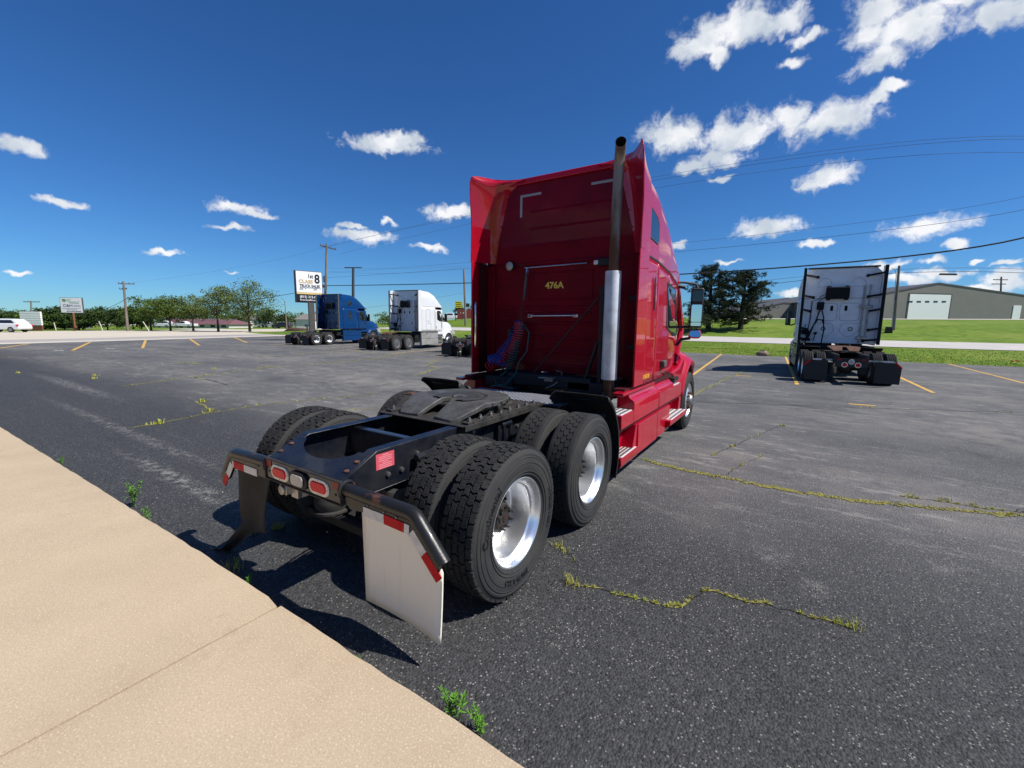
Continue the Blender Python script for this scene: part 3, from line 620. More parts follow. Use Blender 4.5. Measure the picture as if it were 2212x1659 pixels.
def holes():
    mb = MB()
    for i in range(10):
        a = 2 * math.pi * (i + .5) / 10; mb.lathe([(.024, -.053), (.0001, -.0525 + .004)], (0.002, .190 * math.cos(a), .190 * math.sin(a)), 'x', 14)
    mb.v = [(x - .066, y, z) for x, y, z in mb.v]; return mb.mesh('hand_hole', 'flat_black', 0)  # black discs on the rim: shade inside the holes is painted
def hub_steer():
    mb = MB(); mb.lathe([(.112, .10), (.110, .15), (.085, .19), (.070, .197), (.0001, .20)], n=24); return mb.mesh('hub', 'rim_dull', 40)
def nuts_steer():
    mb = MB()
    for i in range(10):
        a = 2 * math.pi * i / 10; mb.lathe([(.019, .12), (.019, .15), (.012, .158), (.012, .178), (.0001, .179)], (0, .1425 * math.cos(a), .1425 * math.sin(a)), 'x', 8)
    return mb.mesh('lug_nut', 'rust', 30)
def sidewall_text(body, r, ang, size, spread=1.0, flip=False):
    me = text(body, size, .0022, .0012); me.materials.clear(); me.materials.append(MATS['rubber_letter'])
    for v in me.vertices:
        a = ang - v.co.x * spread / r if not flip else ang + v.co.x * spread / r; rr = r + (v.co.y if not flip else -v.co.y); x = interp([(.30, .118), (.335, .134), (.38, .141), (.42, .140), (.452, .134)], rr) + .001 + v.co.z
        v.co = (x, rr * math.cos(a), rr * math.sin(a))
    return me
TY_A, TY_B, TY_C = tyre_drive_a(), tyre_drive_b(), tyre_rib(); RIM, RIMB, RIMS = rim_dish(), rim_back(), rim_steer()
HUB, STUD, HOLE, HUBS, NUTS = hub_drive(), hub_rust(), holes(), hub_steer(), nuts_steer()
def wheel(parent, x, y, ty, kind, side, z=.503, spin=0, labels=None):
    rim = {'dish': RIM, 'back': RIMB, 'steer': RIMS}[kind]
    w = link('wheel', rim, parent); w.location = (x, y, z); w.rotation_euler = (spin, 0, 0 if side > 0 else math.pi)
    link('tyre', ty, w)
    if kind == 'dish': link('hub', HUB, w); link('axle_stud', STUD, w, kind='stuff'); link('hand_hole', HOLE, w, kind='stuff')
    if kind == 'steer': link('hub', HUBS, w); link('lug_nut', NUTS, w, kind='stuff')
    if labels:
        for l in labels: link('lettering', sidewall_text(*l), w)
    return w

# ---------------------------------------------------------------- the red truck
T = empty('semi_truck', (0, 0, 0), 'red sleeper semi truck without a trailer, backed up to the kerb', 'truck')
wheel(T, 1.088, 0, TY_A, 'dish', 1, labels=[('Continental', .395, rad(155), .078, 1.0), ('295/75 R 22.5', .385, rad(262), .052, 1.0, False), ('HYBRID HS3+', .40, rad(-4), .052, 1.0)])
wheel(T, .742, 0, TY_A, 'back', 1, spin=.2); wheel(T, -1.088, 0, TY_A, 'dish', -1, spin=.5); wheel(T, -.742, 0, TY_A, 'back', -1, spin=.3)
wheel(T, 1.088, 1.255, TY_B, 'dish', 1, spin=.3)
wheel(T, .742, 1.255, TY_B, 'back', 1, spin=.7); wheel(T, -1.088, 1.255, TY_B, 'dish', -1); wheel(T, -.742, 1.255, TY_B, 'back', -1, spin=.3)
wheel(T, 1.04, 5.75, TY_C, 'steer', 1); wheel(T, -1.04, 5.75, TY_C, 'steer', -1)
for s in (1, -1):
    a, b = (.414, .424) if s > 0 else (-.424, -.414); fl = (.335, .4245) if s > 0 else (-.4245, -.335)
    m = MB().prism([(-.771, .712), (-.771, .847), (-.51, .974), (5.6, .974), (5.6, .712)], 'x', a, b)
    m.prism([(-.773, .848), (-.513, .976), (-.50, .981), (5.6, .981), (5.6, .9735), (-.505, .9735), (-.773, .840)], 'x', *fl); m.box(fl[0], fl[1], -.771, 5.6, .702, .711)
    m.build('frame_rail', 'frame_paint', T, bevel=.003)
    # bolt heads, air lines and brackets on the web
    m = MB()
    for y, z in ((-.30, .80), (-.15, .88), (-.15, .78), (.1, .9), (.25, .85), (.5, .9), (.5, .78), (.95, .9), (1.2, .82), (1.5, .9), (1.7, .82), (-.42, .80)): m.lathe([(.017, 0), (.017, .016), (.0001, .018)], (s * .424 if s > 0 else -.442, y, z), 'x', 6)
    m.build('bolt', 'steel' if s > 0 else 'grime', T)
    m = MB(); m.tube([(s * .47, -.20, .86), (s * .47, -.10, .87), (s * .47, .02, .86)], .028, 10); m.tube([(s * .455, -.16, .85), (s * .455, -.15, .62)], .022, 8); m.tube([(s * .46, -.06, .85), (s * .46, -.05, .60)], .026, 8); m.box(*sorted((s * .424, s * .47)), .82, 1.05, .62, .90); m.tube([(s * .47, .86, .9), (s * .48, 1.0, .9)], .025, 10); m.tube([(s * .47, .9, .90), (s * .47, .9, .55)], .025, 8); m.tube([(s * .47, 1.0, .88), (s * .47, 1.0, .55)], .022, 8)
    m.build('shock_absorber', 'frame_paint', T)
    m = MB(); m.lathe([(.06, .30), (.115, .31), (.135, .36), (.135, .40), (.122, .43), (.118, .55), (.122, .62), (.10, .66), (.05, .67)], (s * .40 if s > 0 else -.40, -.30, 0), 'z', 28)
    m.build('air_spring', 'rubber', T); m = MB()
    for i in range(5): m.lathe([(.118, .45 + i * .03), (.124, .46 + i * .03), (.118, .47 + i * .03)], (s * .40, -.30, 0), 'z', 28)
    m.lathe([(.13, .285), (.145, .295), (.145, .312), (.12, .32)], (s * .40, -.30, 0), 'z', 24)
    m.build('air_spring_ring', 'rubber', T)
for y in (0, 1.255):
    m = MB().tube([(-.62, y, .50), (-.3, y, .50), (.3, y, .50), (.62, y, .50)], [.065, .085, .085, .065], 14); m.sphere((.02, y, .50), .215, 10, (.9, 1, 1)); m.tube([(0, y + .15, .55), (0, y + .42, .60)], [.12, .06], 12); m.build('axle_housing', 'grime', T)
    for s in (1, -1): MB().bar((s * .40, y - .38, .30), (s * .40, y + .62, .60), .09, .05).build('trailing_arm', 'grime', T, bevel=.01)
    m = MB()
    for s in (-1, 1): m.lathe([(.205, -.06), (.21, -.05), (.21, .10), (.18, .12), (.05, .12)], (s * .54 - .03, y, .50), 'x', 24)
    m.build('brake_drum', 'rust', T)
m = MB().bar((-.78, -.36, .27), (.78, -.36, .27), .07, .07); m.bar((-.50, -.30, .245), (.50, -.30, .245), .16, .02); m.build('suspension_beam', 'grime', T, bevel=.01)
m = MB().tube([(0, 1.65, .60), (0, 5.0, .75)], .055, 12); m.build('drive_shaft', 'grime', T)
for y in (-.10, .62, 1.75, 2.6): MB().box(-.412, .412, y, y + .07, .74, .95).build('cross_member', 'frame_paint', T, bevel=.008)
m = MB()
for k in range(4): m.tube([(.30 - .03 * k, -.62 + .02 * k, .80), (.28 - .03 * k, -.3, .83 + .01 * k), (.30 - .04 * k, .1, .86), (.25 - .05 * k, .6, .90), (.2, 1.6, .88)], .009, 6)
m.tube([(.30, -.1, .86), (.33, -.05, .95), (.31, .02, .90)], .012, 6); m.build('air_line', 'hose_black', T)
m = MB()
for x, y, z in ((.395, -.10, .87), (.395, 0.0, .88), (.38, -.25, .85)): m.tube([(x, y, z), (x - .05, y, z + .01)], .012, 8); m.lathe([(.018, -.055), (.018, -.04)], (x, y, z), 'x', 8, True)
m.build('fitting', 'chrome', T)
# tail of the frame
def sl(y): return .853 + (y + .771) * .4687
P = [(-.405, -.765), (.405, -.765), (.405, -.545)] + [(x, -.545 - .125 * (math.cos(x / .30 * math.pi / 2)) ** .6 * 1.0 if abs(x) < .30 else -.545) for x in (.30, .28, .24, .19, .12, .06, 0, -.06, -.12, -.19, -.24, -.28, -.30)] + [(-.405, -.545)]
m = MB(); n = len(P); m.add([(x, y, sl(y) + .0035) for x, y in P] + [(x, y, sl(y) - .006) for x, y in P], [tuple(range(n)), tuple(range(2 * n - 1, n - 1, -1))] + [(i, (i + 1) % n, (i + 1) % n + n, i + n) for i in range(n)])
m.build('tail_gusset', 'frame_paint', T)
MB().prism(rbox(0, .780, .86, .150, .012, 3), 'y', -.783, -.772).build('tail_plate', 'frame_paint', T, bevel=.003)
m = MB()
for p0, p1 in (((-.43, .707), (.43, .707)), ((-.43, .853), (.43, .853)), ((-.43, .707), (-.43, .853)), ((.43, .707), (.43, .853))): m.bar((p0[0], -.778, p0[1]), (p1[0], -.778, p1[1]), .028, .008, (1, 0, 0) if p0[0] == p1[0] else (0, 0, 1))
m.build('tail_plate_flange', 'grime', T)
m = MB()
for x, y in ((-.375, -.70), (-.372, -.62), (.375, -.70), (.372, -.62)): m.lathe([(.019, 0), (.018, .006), (.011, .009), (.0001, .009)], (x, y, sl(y) + .004), 'z', 14)
m.build('bolt', 'rust', T)
def stad(cx, cz, w, h, n=8): return rbox(cx, cz, w, h, h / 2 - .0005, n)
for x in (-.245, .205):
    m = MB(); o = stad(x, .776, .212, .106); i_ = stad(x, .776, .166, .070); k = len(o)
    m.add([(a, -.7835, b) for a, b in o] + [(a, -.791, b) for a, b in [(x + (a - x) * .97, .776 + (b - .776) * .95) for a, b in o]] + [(a, -.791, b) for a, b in i_] + [(a, -.784, b) for a, b in i_], [(j + r * k, (j + 1) % k + r * k, (j + 1) % k + (r + 1) * k, j + (r + 1) * k) for r in range(3) for j in range(k)])
    bz = m.build('tail_lamp', 'bezel', T)
    MB().prism(stad(x, .776, .163, .067), 'y', -.7975, -.785).build('lens', 'lens_red', bz, bevel=.005)
    m = MB()
    for dx, dz in ((0, .044), (0, -.044), (.097, 0), (-.097, 0)): m.lathe([(.0035, -.0012), (.0001, -.0015)], (x + dx, -.791, .776 + dz), 'y', 8)
    m.build('screw', 'flat_black', bz)
gm = MB().prism(stad(-.012, .778, .208, .112), 'y', -.801, -.7835).build('backup_lamp', 'black_plastic', T, bevel=.006)
MB().prism(rbox(-.008, .778, .140, .076, .030), 'y', -.812, -.8015).build('lens', 'lens_clear', gm, bevel=.006)
for x in (-.385, .382): MB().prism(rbox(x, .823, .062, .052, .006), 'y', -.7865, -.7835).build('reflector', 'reflector_red', T)
m = MB()
for x in (-.385, .375): m.lathe([(.009, -.001), (.0001, -.0012)], (x, -.7836, .765), 'y', 10)
m.build('bolt_hole', 'flat_black', T)  # flat discs, hole darkness put into their black colour
m = MB().box(-.20, -.12, -.74, -.66, .60, .70); m.box(-.31, -.02, -.72, -.70, .655, .70); m.tube([(-.24, -.79, .655), (-.24, -.72, .655)], .036, 12); m.box(-.28, -.20, -.775, -.72, .62, .69); m.build('trailer_socket', 'steel', T, bevel=.004)
# mud flap hangers
for s in (1, -1):
    y0 = -.745
    if s > 0: path = [(.428, y0, .80), (.60, y0 - .005, .80), (1.0, y0 - .012, .800), (1.035, y0 - .014, .79), (1.06, y0 - .015, .765), (1.235, y0 - .02, .585)]
    else: path = [(-.428, y0, .80), (-.60, y0, .795), (-.93, y0, .785), (-.975, y0, .775), (-1.0, y0, .745), (-1.16, y0 + .01, .555)]
    h = MB().tube(path, .0415, 18).build('flap_hanger', 'hanger', T, smooth=50)
    m = MB().lathe([(.062, 0), (.062, .012), (.048, .018)], (.424 if s > 0 else -.442, y0, .80), 'x', 20); m.build('flange', 'hanger', h)
    m = MB()
    if s > 0: m.prism([(.455, .79), (1.03, .79), (1.232, .58), (1.196, .505), (.995, .698), (.62, .712), (.50, .700), (.46, .73)], 'y', y0 - .030, y0 - .022)
    else: m.prism([(-.44, .79), (-.985, .775), (-1.16, .55), (-1.10, .49), (-.955, .685), (-.46, .69)], 'y', y0 - .030, y0 - .022)
    m.build('bracket', 'hanger', h)
    m = MB()
    for (x, z) in (((.66, .765), (.80, .762), (.90, .757), (1.08, .70), (1.15, .62), (.74, .80)) if s > 0 else ((-.56, .765), (-.75, .765), (-.80, .80), (-1.06, .64))): m.lathe([(.010, -.006), (.010, 0), (.0001, -.007)], (x, y0 - .031, z), 'y', 8)
    m.build('bolt', 'steel', h)
    yt = y0 - .033
    def tape(a, b, wd, mt):
        MB().bar((a[0], yt, a[1]), (b[0], yt, b[1]), .003, wd, (0, 0, 1)).build('reflective_tape', mt, h)
    if s > 0:
        tape((.625, .722), (.800, .720), .056, 'tape_white'); tape((.801, .720), (.962, .714), .056, 'tape_red'); tape((.963, .714), (1.000, .711), .056, 'tape_white')
        tape((1.012, .703), (1.105, .607), .056, 'tape_white'); tape((1.106, .606), (1.214, .497), .056, 'tape_red')
    else:
        tape((-.945, .705), (-.925, .705), .05, 'tape_white'); tape((-.924, .705), (-.765, .706), .056, 'tape_red'); tape((-.764, .706), (-.575, .707), .056, 'tape_white')
        tape((-.955, .700), (-1.040, .595), .056, 'tape_white'); tape((-1.041, .594), (-1.118, .505), .056, 'tape_red')
rows = []
for j in range(13):
    t = j / 12; z = lerp(.150, .735, t); xr = 1.232 if z < .56 else 1.232 - (z - .56) * 1.02; xl_ = .602 + .008 * (1 - t)
    rows.append([(lerp(xl_, xr, i / 12), -.771 - .030 * (1 - t) ** 2 * (i / 12) ** 2 + .010 * math.sin(3 * i / 12) * (1 - t), z - .012 * (i / 12) * (1 - t) * 0) for i in range(13)])
MB().grid(rows).build('mud_flap', 'white_flap', T, smooth=60, solid=.009, label='stained white mud flap hanging at the right rear')
rows = []
for j in range(15):
    t = j / 14; z = .70 - .43 * t; rows.append([(lerp(lerp(-.94, -.84, t), lerp(-.50, -.49, t), i / 8) + .012 * math.sin(5 * t + i), -.742 - .02 * math.sin(2.5 * t + i * .7) - .03 * t, z) for i in range(9)])
for j in range(1, 9):
    t = j / 8; rows.append([(lerp(-.84 - .26 * t, -.62 - .36 * t, i / 8), -.775 - .10 * t - .03 * math.sin(i * .8), max(.012, .27 - .33 * t + .04 * (i / 8) * t)) for i in range(9)])
MB().grid(rows).build('mud_flap', 'black_flap', T, smooth=60, solid=.008, label='torn black mud flap bent under itself at the left rear')
MB().prism([(-.515, .85), (-.515, .955), (-.362, .955), (-.362, .85)], 'x', .4246, .4262).build('warning_sticker', 'pink_sticker', T)
for i in range(8):
    w = (.05, .11, .105, .115, .05, .11, .10, .112)[i]
    MB().box(.4262, .4267, -.438 - w / 2, -.438 + w / 2, .9435 - .0125 * i - .0022, .9435 - .0125 * i + .0022).build('print_line', 'sticker_text', T)
# ---------------------------------------------------------------- fifth wheel and deck
MB().box(-.50, .50, .30, 1.62, .9815, .992).build('mounting_plate', 'grime', T, bevel=.003)
for s in (1, -1):
    m = MB().bar((s * .455, .36, 1.002), (s * .455, 1.56, 1.002), .075, .018); m.bar((s * .505, .30, .975), (s * .505, 1.62, .975), .012, .05)
    for k in range(9): m.box(s * .49 - .012, s * .49 + .012, .42 + .13 * k, .47 + .13 * k, .993, 1.012)
    m.build('slide_rail', 'grime', T, bevel=.003)
    m = MB()
    for k in range(8): m.lathe([(.02, 0), (.02, .018), (.011, .018), (.011, .034), (.0001, .034)], (s * .455, .42 + .15 * k, 1.011), 'z', 6)
    m.build('bolt', 'steel', T)
    m = MB().prism([(.70, .99), (1.0, .99), (.92, 1.085), (.78, 1.085)], 'x', *sorted((s * .33, s * .42))); m.tube([(s * .28, .85, 1.06), (s * .47, .85, 1.06)], .032, 12); m.build('pivot_bracket', 'grime', T, bevel=.006)
def fw_plate():
    pts = [(.095, .375), (.30, .36), (.345, .40), (.415, .56), (.452, .72)]
    pts += [(.46 * math.cos(rad(a)), .86 + .46 * math.sin(rad(a))) for a in range(-8, 189, 7)]
    pts += [(-.452, .72), (-.415, .56), (-.345, .40), (-.30, .36), (-.095, .375), (-.068, .60), (-.045, .76)]
    pts += [(-.045 * math.cos(rad(a)), .80 + .05 * math.sin(rad(a))) for a in range(0, 181, 20)] + [(.045, .76), (.068, .60)]
    b = bmesh.new(); vs = [b.verts.new((x, y, 1.122)) for x, y in pts]; b.faces.new(vs)
    for y in (.66, .50, .42): bmesh.ops.bisect_plane(b, geom=b.verts[:] + b.edges[:] + b.faces[:], plane_co=(0, y, 0), plane_no=(0, 1, 0))
    r = bmesh.ops.extrude_face_region(b, geom=b.faces[:]); 
    for v in [q for q in r['geom'] if isinstance(q, bmesh.types.BMVert)]: v.co.z -= .045
    for v in b.verts: v.co.z -= .115 * (max(0, .66 - v.co.y) / .30) ** 1.15
    bmesh.ops.recalc_face_normals(b, faces=b.faces)
    me = bpy.data.meshes.new('fifth_wheel'); b.to_mesh(me); b.free(); me.materials.append(MATS['grease']); me.shade_smooth(); me.set_sharp_from_angle(angle=rad(35)); return me
fw = link('fifth_wheel', fw_plate(), T, bevel=.008)
m = MB()
def sector(r0, r1, a0, a1, z, n=30):
    A = [rad(lerp(a0, a1, i / n)) for i in range(n + 1)]
    m.grid([[(r * math.cos(a), .86 + r * math.sin(a), zz) for a in A] for r, zz in ((r0, z - .003), (r0 + .003, z), (r1 - .003, z), (r1, z - .003))])
sector(.07, .225, -62, 242, 1.1245); sector(.225, .262, -48, 20, 1.1235); sector(.225, .262, 35, 140, 1.1235); sector(.225, .262, 160, 225, 1.1235)
m.build('grease_ring', 'grease_dark', fw)
m = MB()
for k in range(16):
    a = rad(-30 + 240 * k / 15); r = .462; x, y = r * math.cos(a), .86 + r * math.sin(a); l = random.uniform(.02, .06); m.tube([(x, y, 1.115), (x * 1.01, y, 1.115 - l * .6), (x * 1.005, y, 1.115 - l)], [.012, .014, .004], 6)
m.build('grease_drip', 'grease_dark', fw)
m = MB().prism([(-.40, 1.04), (.40, 1.04), (.36, 1.075), (-.36, 1.075)], 'y', .62, 1.18); m.build('skirt', 'grime', fw, bevel=.01)
m = MB().bar((-.46, .95, 1.03), (-.78, .93, 1.06), .03, .012); m.bar((-.78, .88, 1.06), (-.78, 1.02, 1.06), .025, .012); m.bar((-.62, .86, 1.06), (-.78, .88, 1.06), .02, .012); m.build('release_handle', 'rust', fw)
# diamond plate deck
deck = MB().box(-.70, .70, 1.58, 2.10, .982, .992).build('deck_plate', 'diamond', T)
m = MB(); k = 0
for i in range(46):
    for j in range(17):
        x = -.685 + i * .0304; y = 1.598 + j * .0304; a = rad(45 if (i + j) % 2 else -45); u = Vector((math.cos(a), math.sin(a), 0)); w = Vector((-u.y, u.x, 0)); c = Vector((x, y, .9925))
        m.add([c - u * .0125, c + w * .0042, c + u * .0125, c - w * .0042, c + Vector((0, 0, .0032))], [(0, 3, 4), (3, 2, 4), (2, 1, 4), (1, 0, 4)])
m.build('tread_bump', 'diamond', deck, smooth=0, kind='stuff')
MB().box(-.70, .70, 1.565, 1.579, .93, .9915).build('deck_edge', 'frame_paint', T, bevel=.004)
m = MB().box(-.68, .68, 1.62, 2.08, .86, .975); m.build('battery_box', 'black_plastic', T, bevel=.02)
# quarter fenders ahead of the drive wheels
for s in (1, -1):
    rows = []
    for i in range(22):
        a = rad(lerp(63, -24, i / 21)); r = .70; row = []
        for x, dr in ((.60, -.09), (.61, -.03), (.65, 0), (.90, .004), (1.19, 0), (1.222, -.012), (1.228, -.05)): row.append((s * x, 1.255 + (r + dr) * math.cos(a), .52 + (r + dr) * math.sin(a)))
        rows.append(row)
    MB().grid(rows).build('quarter_fender', 'black_plastic', T, smooth=50, solid=.008)
    m = MB()
    for z in (.95, 1.1): m.tube([(s * .42, 1.75, .86), (s * .6, 1.72, z - .05), (s * 1.15, 1.68, z - .02)], .02, 8)
    m.build('fender_bracket', 'frame_paint', T)
# ---------------------------------------------------------------- sleeper and cab
YB = 2.85
WID = [(2.0, 1.165), (3.3, 1.165), (4.0, 1.145), (4.6, 1.10), (5.0, 1.055), (5.3, 1.0)]
TOP = [(2.85, 3.715), (3.1, 3.70), (3.4, 3.65), (3.7, 3.56), (4.0, 3.45), (4.35, 3.29), (4.64, 3.10), (4.9, 2.86), (5.05, 2.66), (5.2, 2.50)]
def wd(y): return interp(WID, y)
def tp(y): return interp(TOP, y)
def side_profile(y, z):       # half width of the shell at height z
    w = wd(y)
    if z <= 2.62: return w - .012 * sstep(1.8, 2.6, z) + .006 * math.exp(-((z - 1.67) / .03) ** 2)
    t = min(1, (z - 2.62) / (tp(y) - 2.62)); n = lerp(5.5, 2.6, sstep(2.85, 4.9, y)); return (w - .012) * (1 - t ** n) ** (1 / n) if t < 1 else 0
def panel(name, y0, y1, z0f, z1f, s, off=0, ny=10, nz=16, m='red_paint', parent=T, **k):
    rows = []
    for j in range(nz + 1):
        row = []
        for i in range(ny + 1):
            y = lerp(y0, y1, i / ny); z = lerp(z0f(y), z1f(y), j / nz); row.append((s * (side_profile(y, z) + off), y, z))
        rows.append(row)
    return MB().grid(rows).build(name, m, parent, smooth=50, **k)
zb = lambda y: interp([(2.5, 1.10), (3.3, 1.115), (4.5, 1.125), (5.0, 1.16)], y)
seam = lambda y: interp([(2.5, 2.63), (3.3, 2.60), (4.1, 2.53), (4.8, 2.44), (5.2, 2.38)], y)
for s in (1, -1):
    panel('sleeper_side', 2.845, 3.283, zb, lambda y: seam(y) - .012, s, solid=.02)
    d_ = panel('door', 3.297, 4.93, zb, lambda y: seam(y) - .012, s, ny=16, solid=.02)
    wp = [(3.90, 1.80), (3.86, 2.37), (3.90, 2.41), (4.50, 2.37), (4.62, 2.30), (4.86, 1.92), (4.90, 1.72), (4.84, 1.66), (4.5, 1.66), (4.2, 1.72), (3.95, 1.77)]
    def onside(p, off): return (s * (side_profile(p[0], p[1]) + off), p[0], p[1])
    cy, cz = 4.4, 2.02; q = len(wp); m = MB(); m.add([onside(p, .004) for p in wp] + [onside((cy + (p[0] - cy) * .95, cz + (p[1] - cz) * .93), .009) for p in wp] + [onside((cy + (p[0] - cy) * .93, cz + (p[1] - cz) * .90), .003) for p in wp], [(i + r * q, (i + 1) % q + r * q, (i + 1) % q + (r + 1) * q, i + (r + 1) * q) for r in range(2) for i in range(q)]); m.build('window_frame', 'black_plastic', d_)
    MB().add([onside((cy + (p[0] - cy) * .945, cz + (p[1] - cz) * .925), .006) for p in wp], [tuple(range(q))]).build('window', 'glass_dark', d_, smooth=0)
    m = MB().box(*sorted((s * 1.150, s * 1.215)), 3.66, 3.80, 1.255, 1.345); m.build('door_handle', 'grey_trim', d_, bevel=.012); MB().box(*sorted((s * 1.15, s * 1.178)), 3.80, 3.93, 1.25, 1.35).build('handle_recess', 'flat_black', d_, bevel=.01)
    m = MB()
    for i in range(8): z0 = 2.36 - .4 * i / 7; m.add([], [])
    m.bar((s * 1.172, 3.15, 2.40), (s * 1.172, 3.17, 2.0), .006, .03, (0, 1, 0)); m.build('vent_slit', 'maroon_dark', T)
    # the shell behind the gaps
    panel('body_shell', 2.62, 4.95, lambda y: zb(y) + .01, lambda y: seam(y) + .02, s, -.03, m='maroon_dark', ny=6, nz=6)
    panel('roof_side', 2.845, 5.02, lambda y: seam(y) + .012, lambda y: lerp(2.62, tp(y), .985) if y > 4.9 else lerp(2.62, tp(y), .999), s, ny=34, nz=26)
    MB().grid([[(s * (side_profile(y, seam(y) + dz) + o), y, seam(y) + dz) for y in [2.85 + .1 * i for i in range(21)]] for dz, o in ((-.02, -.012), (-.012, .004), (.012, .004), (.02, -.012))]).build('seam_strip', 'black_plastic', T)
    # bunk window in the roof side
    wq = [(2.70, 2.90), (2.68, 2.84), (2.75, 2.83), (3.22, 2.79), (3.27, 2.83), (3.24, 3.03), (3.17, 3.10), (2.95, 3.15), (2.72, 3.19), (2.685, 3.16)]
    q = len(wq); cy, cz = 2.97, 2.99; m = MB(); m.add([onside(p, .003) for p in wq] + [onside((cy + (p[0] - cy) * .97, cz + (p[1] - cz) * .96), .010) for p in wq] + [onside((cy + (p[0] - cy) * .93, cz + (p[1] - cz) * .90), .004) for p in wq], [(i + r * q, (i + 1) % q + r * q, (i + 1) % q + (r + 1) * q, i + (r + 1) * q) for r in range(2) for i in range(q)]); fr = m.build('bunk_window', 'grey_trim', T)
    MB().add([onside((cy + (p[0] - cy) * .945, cz + (p[1] - cz) * .92), .0055) for p in wq], [tuple(range(q))]).build('pane', 'glass_dark', fr, smooth=0)
# roof skin, windscreen, hood
rows = []
for i in range(25):
    y = lerp(2.845, 5.02, i / 24); rows.append([(x * side_profile(y, lerp(2.62, tp(y), .95)) / 1.0, y, tp(y) - (1 - .0) * (abs(x) ** 4) * (tp(y) - 2.62) * .05) for x in [-1 + .1 * k for k in range(21)]])
MB().grid(rows).build('roof_skin', 'red_paint', T, smooth=60)
MB().grid([[(x * lerp(1.0, .98, t), lerp(5.02, 5.62, t) - .18 * x * x, lerp(2.62, 1.86, t)) for x in [-1 + .2 * k for k in range(11)]] for t in [0, .25, .5, .75, 1]]).build('windscreen', 'glass_dark', T, smooth=60)
for s in (1, -1): MB().tube([(s * 1.0, 4.86, 2.66), (s * 1.03, 5.10, 2.2), (s * 1.03, 5.42, 1.74), (s * 1.05, 5.0, 1.2)], .05, 8).build('pillar', 'red_paint', T)
HS = [(4.98, 1.78, 1.02, 1.14), (5.3, 1.80, .98, 1.2), (5.7, 1.74, .90, 1.22), (6.2, 1.64, .82, 1.15), (6.6, 1.50, .72, .95), (6.72, 1.36, .66, .75)]
MB().grid([[(x_ * w, y, zt - (zt - z0) * q) for x_, q in ((-1, 1), (-1, .35), (-.93, .1), (-.75, 0), (0, -.03), (.75, 0), (.93, .1), (1, .35), (1, 1))] for y, zt, w, z0 in HS]).build('hood', 'red_paint', T, smooth=60)
MB().box(-.62, .62, 6.70, 6.76, .75, 1.32).build('grille', 'chrome', T, bevel=.02)
MB().prism([(6.42, .32), (6.85, .36), (6.87, .68), (6.45, .72)], 'x', -.98, .98).build('front_bumper', 'red_paint', T, bevel=.04)
for s in (1, -1): MB().prism([(6.45, .78), (6.70, .78), (6.66, 1.08), (6.40, 1.08)], 'x', *sorted((s * .68, s * 1.02))).build('headlight', 'lens_clear', T, bevel=.03)
for s in (1, -1):
    rows = []
    for i in range(24):
        a = rad(lerp(168, 2, i / 23)); r = .635; yy = 5.75 + r * 1.03 * math.cos(a); zz = .52 + r * 1.06 * math.sin(a) - (.10 if i == 23 else 0); pinch = .10 * sstep(5.9, 6.45, yy); row = []
        for x, dr in ((.80, .22), (.98, .16), (1.10, .09), (1.175, .03), (1.20, -.012), (1.185, -.04), (1.10, -.05)): row.append((s * (x - pinch), 5.75 + (r + dr) * 1.03 * math.cos(a), .52 + (r + dr) * 1.06 * math.sin(a)))
        rows.append(row)
    MB().grid(rows).build('front_fender', 'red_paint', T, smooth=60, solid=.012)
    MB().grid([[(s * x, 5.75 + r * math.cos(rad(a)), .52 + r * math.sin(rad(a))) for a in range(175, -20, -12)] for x, r in ((.60, .60), (1.12, .605), (1.125, .60), (.62, .595))]).build('wheel_arch', 'black_plastic', T)
    MB().grid([[(s * x, y, z) for y, z in ((4.93, 1.36), (5.1, 1.33), (5.3, 1.24))] for x in (.9, 1.02, 1.10)]).build('cowl', 'red_paint', T, smooth=60)
    MB().prism([(4.42, 1.115), (4.95, 1.16), (5.20, 1.30), (5.32, 1.20), (5.15, 1.02), (4.98, .78), (4.80, .90)], 'x', *sorted((s * .9, s * 1.15))).build('fender_rear', 'red_paint', T, bevel=.03)
    MB().prism(rbox(4.60, 1.005, .28, .06, .028), 'x', *sorted((s * 1.10, s * 1.182))).build('marker_recess', 'black_plastic', T)
